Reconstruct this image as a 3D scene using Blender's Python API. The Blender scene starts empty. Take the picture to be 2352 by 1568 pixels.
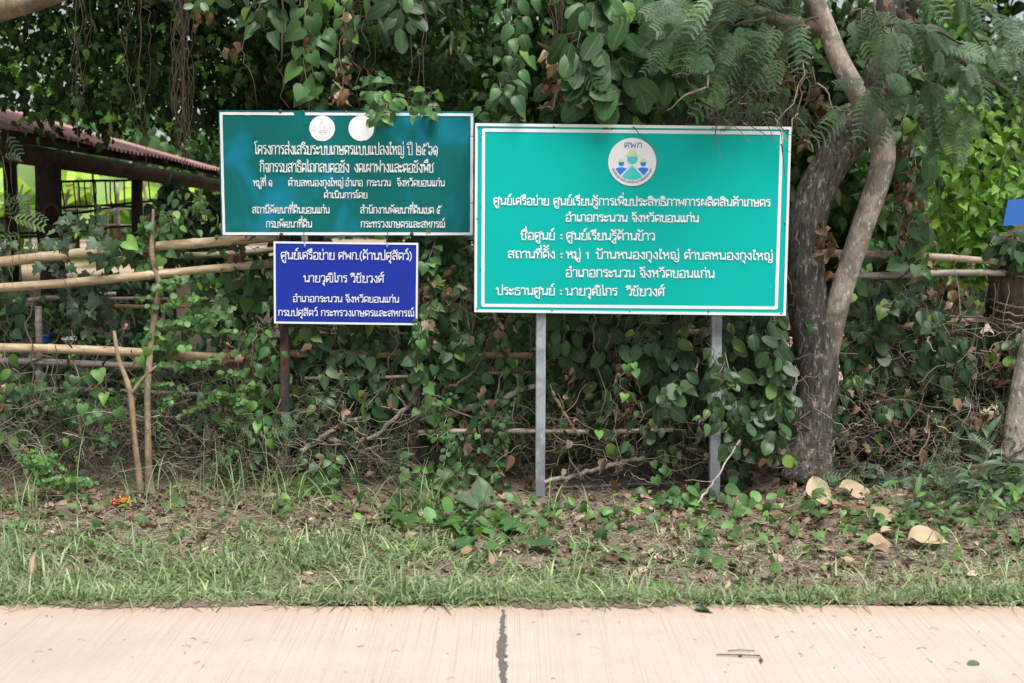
import bpy, math, random
import numpy as np

# ------------------------------------------------------------------ camera, world, sun
SC = bpy.context.scene
COL = SC.collection
random.seed(5)
RNG = np.random.default_rng(11)
PITCH = math.radians(6.1)
CAMZ = 1.65
FPX = 2857.0                      # focal length in units of a 2352 px wide picture

cd = bpy.data.cameras.new('camera')
cd.sensor_width = 36.0
cd.lens = 36.0 * FPX / 2352.0
cd.clip_start = 0.05
cd.clip_end = 2000
cd.dof.use_dof = True
cd.dof.focus_distance = 7.0
cd.dof.aperture_fstop = 2.8
cam = bpy.data.objects.new('camera', cd)
COL.objects.link(cam)
cam.location = (0, 0, CAMZ)
cam.rotation_euler = (math.pi / 2 - PITCH, 0, 0)
SC.camera = cam

SUN_EL, SUN_AZ = math.radians(66), math.radians(150)    # azimuth clockwise from the view direction
W = bpy.data.worlds.new("World")
SC.world = W
W.use_nodes = True
wn = W.node_tree
bg = wn.nodes['Background']
sky = wn.nodes.new('ShaderNodeTexSky')
sky.sky_type = 'NISHITA'
sky.sun_disc = False
sky.sun_elevation = SUN_EL
sky.sun_rotation = SUN_AZ
sky.air_density = 1.0
sky.dust_density = 1.5
sky.ozone_density = 1.0
hs = wn.nodes.new('ShaderNodeHueSaturation')
hs.inputs['Saturation'].default_value = 0.32
wn.links.new(sky.outputs[0], hs.inputs['Color'])
wn.links.new(hs.outputs[0], bg.inputs[0])
bg.inputs[1].default_value = 0.072

sd = bpy.data.lights.new('sun', 'SUN')
sd.energy = 3.0
sd.angle = math.radians(32)
sd.color = (1.0, 0.965, 0.91)
sun = bpy.data.objects.new('sun', sd)
COL.objects.link(sun)
sun.location = (5, -5, 12)
sun.rotation_euler = (math.pi / 2 - SUN_EL, 0, math.pi - SUN_AZ)

SC.view_settings.view_transform = 'Standard'
SC.view_settings.look = 'None'
SC.view_settings.gamma = 1
SC.view_settings.exposure = 0.92
SC.cycles.max_bounces = 6
SC.cycles.diffuse_bounces = 2
SC.cycles.transmission_bounces = 4
SC.cycles.transparent_max_bounces = 6
SC.cycles.caustics_reflective = False
SC.cycles.caustics_refractive = False

# ------------------------------------------------------------------ helpers
CT, ST = math.cos(PITCH), math.sin(PITCH)


def P(dx, dy, Y):
    """world point at depth Y seen at picture point (dx, dy) of the 2352 x 1568 view"""
    rx, ry = (dx - 1176) / FPX, -(dy - 784) / FPX
    d = (rx, ry * ST + CT, ry * CT - ST)
    t = Y / d[1]
    return np.array((d[0] * t, Y, CAMZ + d[2] * t))


def G(dx, dy, z=0.0):
    rx, ry = (dx - 1176) / FPX, -(dy - 784) / FPX
    d = (rx, ry * ST + CT, ry * CT - ST)
    t = (z - CAMZ) / d[2]
    return np.array((d[0] * t, d[1] * t, z))


def PX(n, Y):
    return n / FPX * Y


def sstep(a, b, x):
    t = np.clip((x - a) / (b - a), 0, 1)
    return t * t * (3 - 2 * t)


def gz(x, y):
    """height of the ground"""
    return 1.0 * sstep(8.2, 20, y) + 0.012 * np.sin(x * 3.1 + y * 2) * sstep(5.05, 5.6, y) + 0.02 * sstep(5.2, 6.5, y)


def nrm(a):
    a = np.asarray(a, float)
    return a / np.maximum(np.linalg.norm(a, axis=-1, keepdims=True), 1e-9)


class MB:
    def __init__(self):
        self.v, self.q, self.t, self.a, self.n = [], [], [], [], 0

    def add(self, v, quads=None, tris=None, attr=(0.5, 0.5, 0.5)):
        v = np.asarray(v, float).reshape(-1, 3)
        if quads is not None and len(quads):
            self.q.append(np.asarray(quads, int).reshape(-1, 4) + self.n)
        if tris is not None and len(tris):
            self.t.append(np.asarray(tris, int).reshape(-1, 3) + self.n)
        a = np.broadcast_to(np.asarray(attr, float), (len(v), 3))
        self.v.append(v)
        self.a.append(a)
        self.n += len(v)

    def tube(self, pts, rad, k=6, caps=True, attr=None):
        pts = np.asarray(pts, float)
        n = len(pts)
        rad = np.broadcast_to(np.asarray(rad, float), (n,))
        tan = nrm(np.gradient(pts, axis=0))
        ref = np.array((0.0, 1.0, 0.0)) if abs(tan[0][1]) < 0.9 else np.array((1.0, 0, 0))
        A = nrm(np.cross(tan, ref))
        B = np.cross(tan, A)
        th = np.linspace(0, 2 * math.pi, k, endpoint=False)
        ring = pts[:, None, :] + rad[:, None, None] * (np.cos(th)[None, :, None] * A[:, None, :] + np.sin(th)[None, :, None] * B[:, None, :])
        i = np.arange(n - 1)[:, None] * k
        j = np.arange(k)[None, :]
        j2 = (j + 1) % k
        q = np.stack([i + j, i + j2, i + k + j2, i + k + j], -1).reshape(-1, 4)
        v = ring.reshape(-1, 3)
        tr = []
        if caps:
            v = np.vstack([v, pts[:1], pts[-1:]])
            c0, c1 = n * k, n * k + 1
            for a in range(k):
                b = (a + 1) % k
                tr.append((c0, b, a))
                tr.append((c1, (n - 1) * k + a, (n - 1) * k + b))
        self.add(v, q, tr, (random.random(), random.random(), 0.5) if attr is None else attr)

    def box(self, c, s, rot=None):
        c, s = np.asarray(c, float), np.asarray(s, float) / 2
        v = np.array([(x, y, z) for x in (-1, 1) for y in (-1, 1) for z in (-1, 1)], float) * s
        if rot is not None:
            v = v @ np.asarray(rot).T
        self.add(v + c, [(0, 1, 3, 2), (4, 6, 7, 5), (0, 4, 5, 1), (2, 3, 7, 6), (0, 2, 6, 4), (1, 5, 7, 3)])

    def build(self, name, m, parent=None, smooth=True, origin=None, link=True):
        v = np.concatenate(self.v)
        if parent is not None:
            v = v - np.array(parent.matrix_world.translation if False else root_loc(parent))
        elif origin is not None:
            v = v - np.asarray(origin, float)
        q = np.concatenate(self.q) if self.q else np.zeros((0, 4), int)
        t = np.concatenate(self.t) if self.t else np.zeros((0, 3), int)
        me = bpy.data.meshes.new(name)
        me.vertices.add(len(v))
        me.vertices.foreach_set('co', v.astype(np.float32).ravel())
        nl = q.size + t.size
        me.loops.add(nl)
        me.loops.foreach_set('vertex_index', np.concatenate([q.ravel(), t.ravel()]).astype(np.int32))
        me.polygons.add(len(q) + len(t))
        ls = np.concatenate([np.arange(len(q)) * 4, q.size + np.arange(len(t)) * 3]).astype(np.int32)
        me.polygons.foreach_set('loop_start', ls)
        me.polygons.foreach_set('use_smooth', np.full(len(ls), smooth, bool))
        me.update(calc_edges=True)
        at = me.attributes.new('lf', 'FLOAT_VECTOR', 'POINT')
        at.data.foreach_set('vector', np.concatenate(self.a).astype(np.float32).ravel())
        me.materials.append(m)
        o = bpy.data.objects.new(name, me)
        COL.objects.link(o)
        if parent is not None:
            o.parent = parent
        elif origin is not None:
            o.location = origin
        return o


def root_loc(o):
    l = np.zeros(3)
    while o is not None:
        l += np.array(o.location)
        o = o.parent
    return l


def tag(o, label=None, cat=None, group=None, kind=None):
    for k, v in (('label', label), ('category', cat), ('group', group), ('kind', kind)):
        if v:
            o[k] = v
    return o


def thing(name, label, cat, loc=(0, 0, 0), group=None):
    o = bpy.data.objects.new(name, None)
    COL.objects.link(o)
    o.location = tuple(float(x) for x in loc)
    o.empty_display_size = 0.2
    return tag(o, label, cat, group)


# ------------------------------------------------------------------ materials
class NT:
    """small node tree writer"""

    def __init__(self, name):
        self.m = bpy.data.materials.new(name)
        self.m.use_nodes = True
        self.t = self.m.node_tree
        self.p = self.t.nodes['Principled BSDF']
        self.out = self.t.nodes['Material Output']

    def n(self, kind, **kw):
        x = self.t.nodes.new('ShaderNode' + kind)
        for k, v in kw.items():
            setattr(x, k, v)
        return x

    def l(self, a, b):
        self.t.links.new(a, b)

    def coord(self, scale=(1, 1, 1), rot=(0, 0, 0)):
        c = self.n('TexCoord')
        mp = self.n('Mapping')
        mp.inputs['Scale'].default_value = scale
        mp.inputs['Rotation'].default_value = rot
        self.l(c.outputs['Object'], mp.inputs[0])
        return mp.outputs[0]

    def noise(self, vec, scale=5, detail=4, rough=0.55, dist=0):
        x = self.n('TexNoise')
        x.inputs['Scale'].default_value = scale
        x.inputs['Detail'].default_value = detail
        x.inputs['Roughness'].default_value = rough
        x.inputs['Distortion'].default_value = dist
        self.l(vec, x.inputs['Vector'])
        return x.outputs['Fac']

    def ramp(self, fac, stops, interp='LINEAR'):
        r = self.n('ValToRGB')
        r.color_ramp.interpolation = interp
        e = r.color_ramp.elements
        while len(e) < len(stops):
            e.new(0.5)
        for i, (p, c) in enumerate(stops):
            e[i].position = p
            c = (c, c, c) if not hasattr(c, '__len__') else c
            e[i].color = (c[0], c[1], c[2], 1)
        self.l(fac, r.inputs[0])
        return r.outputs[0]

    def mix(self, fac, a, b, mode='MIX'):
        x = self.n('MixRGB', blend_type=mode)
        for s, val in ((0, fac), (1, a), (2, b)):
            if hasattr(val, 'links') or hasattr(val, 'is_linked'):
                self.l(val, x.inputs[s])
            else:
                x.inputs[s].default_value = val if s == 0 else (val[0], val[1], val[2], 1)
        return x.outputs[0]

    def math(self, op, a, b=0.5):
        x = self.n('Math', operation=op)
        for s, val in ((0, a), (1, b)):
            if hasattr(val, 'is_linked'):
                self.l(val, x.inputs[s])
            else:
                x.inputs[s].default_value = val
        return x.outputs[0]

    def bump(self, h, strength=0.4, dist=0.01):
        b = self.n('Bump')
        b.inputs['Strength'].default_value = strength
        b.inputs['Distance'].default_value = dist
        self.l(h, b.inputs['Height'])
        self.l(b.outputs[0], self.p.inputs['Normal'])

    def col(self, c):
        if hasattr(c, 'is_linked'):
            self.l(c, self.p.inputs['Base Color'])
        else:
            self.p.inputs['Base Color'].default_value = (c[0], c[1], c[2], 1)

    def rough(self, r):
        if hasattr(r, 'is_linked'):
            self.l(r, self.p.inputs['Roughness'])
        else:
            self.p.inputs['Roughness'].default_value = r


def srgb(r, g, b):
    f = lambda c: (c / 255 / 12.92) if c / 255 <= 0.04045 else ((c / 255 + 0.055) / 1.055) ** 2.4
    return (f(r), f(g), f(b))


def plain(name, c, rough=0.6, metal=0.0, var=0.15, scale=30, spec=0.4):
    k = NT(name)
    f = k.noise(k.coord(), scale, 5)
    k.col(k.mix(f, tuple(x * (1 - var) for x in c), tuple(min(1, x * (1 + var)) for x in c)))
    k.rough(rough)
    k.p.inputs['Metallic'].default_value = metal
    k.p.inputs['Specular IOR Level'].default_value = spec
    return k.m


def leaf_mat(name, stops, rough=0.42, trans=0.3, under=0.25, vein=0.35, spec=0.3, spots=0.25):
    k = NT(name)
    a = k.n('Attribute', attribute_name='lf')
    s = k.n('SeparateXYZ')
    k.l(a.outputs['Vector'], s.inputs[0])
    c = k.ramp(s.outputs[0], stops)
    v = k.ramp(s.outputs[1], [(0, 0.6), (0.7, 1.15), (1, 1.5)])
    c = k.mix(1.0, c, v, 'MULTIPLY')
    if spots:
        nz = k.noise(k.coord(), 55, 3, 0.6)
        c = k.mix(k.ramp(nz, [(0.62, 0), (0.74, spots)]), c, (0.16, 0.12, 0.06))
    if vein:
        vn = k.ramp(s.outputs[2], [(0.0, vein), (0.09, 0)])
        c = k.mix(vn, c, (0.20, 0.26, 0.10))
    g = k.n('NewGeometry')
    c2 = k.mix(k.math('MULTIPLY', g.outputs['Backfacing'], under), c, (0.22, 0.27, 0.15))
    k.col(c2)
    k.rough(rough)
    k.p.inputs['Specular IOR Level'].default_value = spec
    if trans:
        tr = k.n('BsdfTranslucent')
        k.l(k.mix(1.0, c, (1.7, 1.75, 0.7), 'MULTIPLY'), tr.inputs[0])
        mx = k.n('MixShader')
        mx.inputs[0].default_value = trans
        k.l(k.p.outputs[0], mx.inputs[1])
        k.l(tr.outputs[0], mx.inputs[2])
        k.l(mx.outputs[0], k.out.inputs[0])
    return k.m


def bark_mat(name, dark, mid, light, zs=0.18, sc=26, lp=0.62, rot=(0, 0, 0), bump=0.8):
    k = NT(name)
    v = k.coord((1, 1, zs), rot)
    n1 = k.noise(v, sc, 6, 0.65, 0.6)
    n2 = k.noise(k.coord(), 5.5, 5, 0.6, 0.4)
    n3 = k.noise(k.coord((1, 1, 0.5)), 34, 5, 0.7)
    c = k.mix(k.ramp(n1, [(0.35, 0), (0.62, 1)]), dark, mid)
    c = k.mix(k.ramp(n2, [(0.44, 0), (0.58, 0.7)]), c, tuple(x * 0.30 for x in mid))
    c = k.mix(k.ramp(n3, [(lp, 0), (lp + 0.09, 0.8)]), c, light)
    k.col(c)
    k.rough(0.9)
    k.bump(n1, bump, 0.03)
    return k.m


M = {}
GREEN = lambda d, m, y: [(0.0, d), (0.45, m), (0.8, tuple(x * 1.25 for x in m)), (1.0, y)]
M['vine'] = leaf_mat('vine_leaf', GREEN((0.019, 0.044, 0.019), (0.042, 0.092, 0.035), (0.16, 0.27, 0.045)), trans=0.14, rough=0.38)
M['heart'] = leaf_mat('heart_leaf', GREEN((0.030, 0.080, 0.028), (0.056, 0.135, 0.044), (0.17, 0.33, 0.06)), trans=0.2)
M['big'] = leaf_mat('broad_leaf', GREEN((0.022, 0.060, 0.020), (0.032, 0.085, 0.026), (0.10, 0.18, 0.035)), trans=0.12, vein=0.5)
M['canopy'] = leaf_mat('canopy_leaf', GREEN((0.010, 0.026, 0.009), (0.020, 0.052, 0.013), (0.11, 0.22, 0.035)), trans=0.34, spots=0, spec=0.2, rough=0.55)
M['dusty'] = leaf_mat('dusty_leaf', GREEN((0.045, 0.075, 0.052), (0.070, 0.112, 0.072), (0.10, 0.16, 0.08)), trans=0.2, spots=0.45)
M['lime'] = leaf_mat('young_leaf', GREEN((0.06, 0.14, 0.024), (0.125, 0.26, 0.040), (0.26, 0.42, 0.07)), trans=0.42, spots=0.05)
M['banana'] = leaf_mat('banana_leaf', GREEN((0.14, 0.27, 0.07), (0.29, 0.43, 0.16), (0.42, 0.53, 0.26)), trans=0.5, spots=0.05, vein=0.6)
M['round'] = leaf_mat('small_leaf', GREEN((0.045, 0.110, 0.035), (0.090, 0.190, 0.058), (0.20, 0.34, 0.09)))
M['frond'] = leaf_mat('frond_leaf', GREEN((0.060, 0.115, 0.064), (0.110, 0.190, 0.105), (0.22, 0.34, 0.11)), trans=0.3, vein=0, spots=0)
M['dead'] = leaf_mat('dry_leaf', [(0, (0.09, 0.05, 0.03)), (0.4, (0.20, 0.125, 0.080)), (0.75, (0.33, 0.24, 0.165)), (1, (0.48, 0.38, 0.26))], rough=0.8, trans=0.12, under=0.2, vein=0.15, spec=0.15, spots=0.55)
M['litter'] = leaf_mat('litter_leaf', [(0, (0.09, 0.056, 0.042)), (0.5, (0.22, 0.150, 0.112)), (0.85, (0.36, 0.275, 0.21)), (1, (0.50, 0.40, 0.29))], rough=0.85, trans=0.05, under=0.1, vein=0, spec=0.1, spots=0.3)
M['grass'] = leaf_mat('grass_blade', [(0, (0.085, 0.150, 0.058)), (0.5, (0.195, 0.280, 0.130)), (0.8, (0.35, 0.42, 0.24)), (1, (0.50, 0.49, 0.33))], rough=0.5, trans=0.22, under=0, vein=0, spots=0)
M['straw'] = leaf_mat('straw', [(0, (0.24, 0.18, 0.13)), (0.5, (0.44, 0.37, 0.27)), (1, (0.58, 0.55, 0.40))], rough=0.75, trans=0.05, under=0, vein=0, spec=0.1, spots=0)
M['twig'] = leaf_mat('twig_bark', [(0, (0.05, 0.036, 0.029)), (0.5, (0.14, 0.105, 0.084)), (1, (0.36, 0.30, 0.24))], rough=0.85, trans=0, under=0, vein=0, spec=0.1, spots=0.3)
M['stem'] = leaf_mat('green_stem', [(0, (0.06, 0.05, 0.03)), (0.5, (0.11, 0.12, 0.05)), (1, (0.22, 0.26, 0.09))], rough=0.6, trans=0, under=0, vein=0, spots=0)
M['bark_dark'] = bark_mat('dark_bark', (0.030, 0.025, 0.022), (0.225, 0.195, 0.17), (0.54, 0.51, 0.46), sc=52, zs=0.2, lp=0.55, bump=1.0)
M['bark_grey'] = bark_mat('grey_bark', (0.27, 0.225, 0.18), (0.50, 0.44, 0.37), (0.68, 0.65, 0.59), zs=0.6, sc=26, lp=0.55, bump=0.45)
M['bark_brown'] = bark_mat('brown_bark', (0.05, 0.036, 0.026), (0.15, 0.105, 0.075), (0.26, 0.20, 0.15))
M['bark_tan'] = bark_mat('tan_bark', (0.20, 0.14, 0.085), (0.34, 0.26, 0.17), (0.46, 0.40, 0.30), zs=0.3, sc=40, bump=0.4)
M['timber'] = bark_mat('old_timber', (0.022, 0.016, 0.012), (0.06, 0.045, 0.034), (0.11, 0.09, 0.07), zs=0.1)
M['log'] = bark_mat('round_log', (0.07, 0.045, 0.028), (0.13, 0.09, 0.055), (0.2, 0.15, 0.1), zs=1)
M['pole'] = plain('dark_pole', (0.035, 0.026, 0.02), 0.85)
M['stake'] = bark_mat('pale_stake', (0.35, 0.29, 0.22), (0.52, 0.45, 0.36), (0.62, 0.56, 0.48))


def bamboo_mat(name, a, b, dirt):
    k = NT(name)
    at = k.n('Attribute', attribute_name='lf')
    s = k.n('SeparateXYZ')
    k.l(at.outputs['Vector'], s.inputs[0])
    v = k.coord((0.25, 1, 1))
    n1 = k.noise(v, 42, 6, 0.65, 0.4)
    n2 = k.noise(k.coord((0.6, 1, 1)), 7, 5, 0.6)
    n3 = k.noise(k.coord(), 90, 3, 0.6)
    c = k.mix(k.ramp(n2, [(0.32, 0), (0.68, 1)]), a, b)
    c = k.mix(k.ramp(n1, [(0.42, 0), (0.66, 0.9)]), c, dirt)
    c = k.mix(k.ramp(n3, [(0.63, 0), (0.72, 0.75)]), c, tuple(x * 0.5 for x in dirt))
    c = k.mix(s.outputs[2], c, (0.50, 0.47, 0.42))
    k.col(c)
    k.rough(0.6)
    k.bump(n1, 0.25, 0.004)
    return k.m


M['bamboo'] = bamboo_mat('bamboo', (0.49, 0.37, 0.215), (0.60, 0.48, 0.31), (0.28, 0.205, 0.13))
M['bamboo_grey'] = bamboo_mat('grey_bamboo', (0.40, 0.32, 0.22), (0.50, 0.42, 0.31), (0.20, 0.15, 0.10))
M['bamboo_old'] = bamboo_mat('old_bamboo', (0.30, 0.26, 0.22), (0.42, 0.38, 0.34), (0.14, 0.12, 0.10))
M['bamboo_brown'] = bamboo_mat('brown_bamboo', (0.30, 0.19, 0.09), (0.42, 0.29, 0.15), (0.14, 0.09, 0.05))

# ------------------------------------------------------------------ leaf shapes (unit leaf along +Y, face +Z)


def leaf_shape(edge, mid, fold=0.25, curl=0.25, wave=0.0, twist=0.0):
    """edge: right-hand outline points, mid: y of the midrib points (same count); last edge point is the tip"""
    n = len(mid)
    V, A = [], []
    wmax = max(e[0] for e in edge)
    for i in range(n):
        V.append((0, mid[i], 0)); A.append(0)
    for sgn in (1, -1):
        for i in range(n):
            x, y = edge[i]
            V.append((sgn * x * 0.55, 0.45 * mid[i] + 0.55 * y, 0)); A.append(0.5)
        for i in range(n):
            x, y = edge[i]
            V.append((sgn * x, y, wave * (1 if i % 2 else -1))); A.append(1)
    V = np.array(V, float)
    ax, y = np.abs(V[:, 0]), V[:, 1]
    V[:, 2] += ax * fold - curl * y * y + 0.3 * curl * y - 0.5 * ax * ax * fold / wmax
    th = twist * y
    X = V[:, 0] * np.cos(th) - V[:, 2] * np.sin(th)
    Z = V[:, 0] * np.sin(th) + V[:, 2] * np.cos(th)
    V[:, 0], V[:, 2] = X, Z
    Q = []
    for b, (c1, c2) in enumerate(((n, 2 * n), (3 * n, 4 * n))):
        for i in range(n - 1):
            q1 = (i, c1 + i, c1 + i + 1, i + 1)
            q2 = (c1 + i, c2 + i, c2 + i + 1, c1 + i + 1)
            if b:
                q1, q2 = q1[::-1], q2[::-1]
            Q += [q1, q2]
    return V, np.array(Q), np.array(A, float)


def variants(edge, mid, folds=(0.15, 0.35, 0.5), curls=(0.1, 0.35, 0.6), wave=0.0, twist=0.3):
    return [leaf_shape(edge, mid, f, c, wave, random.uniform(-twist, twist)) for f in folds for c in curls]


L = {}
L['heart'] = variants([(0.20, -0.16), (0.44, -0.10), (0.50, 0.16), (0.40, 0.46), (0.19, 0.76), (0.0, 1.0)], [0, 0.06, 0.22, 0.46, 0.74, 1.0])
L['ovate'] = variants([(0.05, 0.0), (0.25, 0.10), (0.32, 0.32), (0.26, 0.58), (0.11, 0.84), (0.0, 1.0)], [0, 0.1, 0.32, 0.58, 0.84, 1.0])
L['oval'] = variants([(0.05, 0.0), (0.24, 0.14), (0.33, 0.42), (0.31, 0.68), (0.17, 0.91), (0.0, 1.0)], [0, 0.14, 0.42, 0.68, 0.91, 1.0], folds=(0.1, 0.2, 0.3), curls=(0.05, 0.2, 0.35), wave=0.012)
L['round'] = variants([(0.1, 0.0), (0.4, 0.15), (0.46, 0.45), (0.36, 0.78), (0.16, 0.96), (0.0, 1.0)], [0, 0.15, 0.45, 0.75, 0.95, 1.0], folds=(0.1, 0.25), curls=(0.1, 0.3))
L['lobed'] = variants([(0.30, -0.10), (0.52, 0.16), (0.26, 0.32), (0.42, 0.52), (0.16, 0.66), (0.0, 1.0)], [0, 0.12, 0.3, 0.5, 0.68, 1.0])
L['serrate'] = variants([(0.08, 0.0), (0.30, 0.22), (0.23, 0.34), (0.29, 0.50), (0.17, 0.66), (0.0, 1.0)], [0, 0.18, 0.34, 0.48, 0.66, 1.0])
L['lance'] = variants([(0.03, 0.0), (0.10, 0.15), (0.12, 0.4), (0.09, 0.68), (0.04, 0.88), (0.0, 1.0)], [0, 0.15, 0.4, 0.68, 0.88, 1.0])
L['crumple'] = [leaf_shape([(0.06, 0.0), (0.28, 0.14), (0.33, 0.4), (0.24, 0.62), (0.12, 0.86), (0.0, 1.0)], [0, 0.1, 0.32, 0.58, 0.84, 1.0], f, c, 0.07, t)
                for f, c, t in ((0.9, 0.9, 1.2), (1.3, 0.4, -1.5), (-0.9, 0.8, 0.9), (0.6, -0.9, -0.8), (1.6, 1.1, 0.4))]
for k_, (v_, q_, a_) in enumerate(L['crumple']):
    r_ = np.random.default_rng(k_ + 40)
    v_[:, 2] += r_.normal(0, 0.075, len(v_))
    v_[:, 0] += r_.normal(0, 0.03, len(v_))
L['card'] = [leaf_shape([(0.05, 0.0), (0.34, 0.3), (0.0, 1.0)], [0, 0.3, 1.0], f, c) for f, c in ((0.2, 0.2), (0.4, 0.5))]


def put_leaves(mb, kind, pos, tip, nor, size, r1=None, r2=None, wid=None):
    pos, tip, nor = np.asarray(pos, float), np.asarray(tip, float), np.asarray(nor, float)
    N = len(pos)
    if N == 0:
        return
    size = np.broadcast_to(np.asarray(size, float), (N,))
    r1 = np.clip(RNG.normal(0.4, 0.2, N), 0, 1) if r1 is None else np.broadcast_to(r1, (N,))
    r2 = RNG.random(N) if r2 is None else r2
    Y = nrm(tip)
    X = nrm(np.cross(Y, nor))
    Z = np.cross(X, Y)
    T = L[kind]
    pick = RNG.integers(0, len(T), N)
    wd = RNG.uniform(0.85, 1.15, N) if wid is None else np.broadcast_to(wid, (N,))
    for k, (V, Q, A) in enumerate(T):
        ii = np.nonzero(pick == k)[0]
        if not len(ii):
            continue
        v = (V[None, :, 0, None] * wd[ii][:, None, None] * X[ii][:, None, :] + V[None, :, 1, None] * Y[ii][:, None, :] + V[None, :, 2, None] * Z[ii][:, None, :])
        v = v * size[ii][:, None, None] + pos[ii][:, None, :]
        q = Q[None] + (np.arange(len(ii)) * len(V))[:, None, None]
        a = np.stack([np.repeat(r1[ii][:, None], len(V), 1), np.repeat(r2[ii][:, None], len(V), 1), np.repeat(A[None], len(ii), 0)], -1)
        mb.add(v.reshape(-1, 3), q.reshape(-1, 4), None, a.reshape(-1, 3))


def rdir(n, base, spread):
    return nrm(np.asarray(base, float) + RNG.normal(0, spread, (n, 3)))


def young(n, mean=0.38, sd=0.18, frac=0.06):
    r = np.clip(RNG.normal(mean, sd, n), 0, 0.8)
    y = RNG.random(n) < frac
    r[y] = RNG.uniform(0.85, 1.0, y.sum())
    return r


def cloud(mb, kind, c, rad, n, size, tip=(0, 0, -1), tsp=0.7, nor=(0, -0.7, 0.7), nsp=0.5, shell=0.0, mean=0.38, sd=0.2, frac=0.05, clump=0):
    """n leaves through an ellipsoid"""
    c, rad = np.asarray(c, float), np.asarray(rad, float)
    if clump:
        m = max(4, int(clump))
        cc = rdir(m, (0, 0, 0), 1) * (RNG.random((m, 1)) ** (1 / 3))
        p = cc[RNG.integers(0, m, n)] + RNG.normal(0, 0.16, (n, 3))
    else:
        p = rdir(n, (0, 0, 0), 1) * (shell + (1 - shell) * RNG.random((n, 1)) ** (1 / 3))
    p = p * rad + c
    put_leaves(mb, kind, p, rdir(n, tip, tsp), rdir(n, nor, nsp), RNG.uniform(0.7, 1.25, n) * size, young(n, mean, sd, frac))


def wig(a, b, n=8, amp=0.05, sag=0.0):
    a, b = np.asarray(a, float), np.asarray(b, float)
    t = np.linspace(0, 1, n)[:, None]
    w = np.cumsum(RNG.normal(0, 1, (n, 3)), 0)
    w = w - (w[:1] * (1 - t) + w[-1:] * t)
    p = a * (1 - t) + b * t + w * amp
    p[:, 2] -= sag * 4 * (t[:, 0] * (1 - t[:, 0]))
    return p


def strand(lf, st, a, b, kind, size, step=0.55, amp=0.03, n=12, out=0.6, rad=0.0025, prob=0.9, mean=0.38, frac=0.06, pair=False, hang=1.0, r1=None, face=(0, -1, 0.45)):
    """a climbing or hanging stem from a to b with leaves on short stalks"""
    p = wig(a, b, n, amp)
    if st is not None:
        st.tube(p, np.linspace(rad, rad * 0.6, n), 4, False)
    seg = np.linalg.norm(np.diff(p, axis=0), axis=1)
    s = np.concatenate([[0], np.cumsum(seg)])
    at = np.arange(size * 0.2, s[-1], size * step)
    if pair:
        at = np.repeat(at, 2)
    at = at[RNG.random(len(at)) < prob]
    N = len(at)
    if not N:
        return
    q = np.stack([np.interp(at, s, p[:, k]) for k in range(3)], -1)
    side = np.where(np.arange(N) % 2, 1.0, -1.0)
    off = np.stack([side * RNG.uniform(0.2, 0.9, N), -RNG.uniform(-0.1, 0.9, N) * out, RNG.uniform(-0.35, 0.35, N)], -1) * size * 0.55
    base = q + off
    tip = np.stack([side * RNG.uniform(0.0, 0.75, N), -RNG.uniform(-0.1, 0.6, N), -hang * RNG.uniform(0.3, 1.2, N)], -1) + RNG.normal(0, 0.18, (N, 3))
    put_leaves(lf, kind, base, tip, rdir(N, face, 0.36), RNG.uniform(0.62, 1.2, N) * size, young(N, mean, 0.18, frac) if r1 is None else r1)
    if st is not None and size > 0.04:
        for k in range(N):
            st.add(np.array([q[k], q[k] + (0.0, 0, 0.0016), base[k], base[k] + (0, 0, 0.0016)]), [(0, 2, 3, 1)], None, (0.7, 0.6, 0.5))


# two-times-feathered leaf
def make_frond(npin=9, nleaf=11, droop=0.35):
    V, Q = [], []

    def quad(a, b, w, up=(0, 0, 1)):
        a, b = np.array(a), np.array(b)
        d = nrm(b - a)
        s = nrm(np.cross(d, up)) * w
        i = len(V)
        V.extend([a - s * 0.4, a + s * 0.4, a * 0.35 + b * 0.65 + s, a * 0.35 + b * 0.65 - s, b])
        Q.append((i, i + 1, i + 2, i + 3))
        Q.append((i + 3, i + 2, i + 4, i + 4))
    T = []
    ra = lambda t: np.array((0, t, -droop * t * t))
    for i in range(6):
        quad(ra(i / 6), ra((i + 1) / 6), 0.006)
    for i in range(npin):
        t = 0.16 + 0.84 * i / (npin - 1)
        ln = 0.36 * (0.55 + 0.45 * math.sin(math.pi * (0.15 + 0.75 * i / (npin - 1))))
        for sg in (-1, 1):
            d = nrm(np.array((sg * 0.85, 0.52, 0.08)))
            b = ra(t)
            pp = lambda u: b + d * ln * u + np.array((0, 0, -0.22 * ln * u * u))
            quad(pp(0), pp(1), 0.003)
            for j in range(nleaf):
                u = 0.08 + 0.92 * j / (nleaf - 1)
                for s2 in (-1, 1):
                    e = nrm(np.array((d[0] * 0.35 - s2 * d[1], d[1] * 0.35 + s2 * d[0], 0.12)))
                    quad(pp(u), pp(u) + e * 0.058 * (1 - 0.35 * u) * random.uniform(0.8, 1.1), 0.0085)
    V = np.array(V)
    q = np.array(Q)
    tri = q[q[:, 2] == q[:, 3]][:, :3]
    qq = q[q[:, 2] != q[:, 3]]
    tr = np.array([(a, b, c) for a, b, c in tri])
    return V, qq, tr


FR = [make_frond(a, c, d) for a, c, d in ((9, 15, 0.15), (7, 16, 0.5), (11, 14, 0.3), (8, 15, 0.75))]
FRW = [make_frond(a, 12, d) for a, d in ((5, 0.1), (6, 0.4), (4, 0.25), (7, 0.6))]


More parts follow.
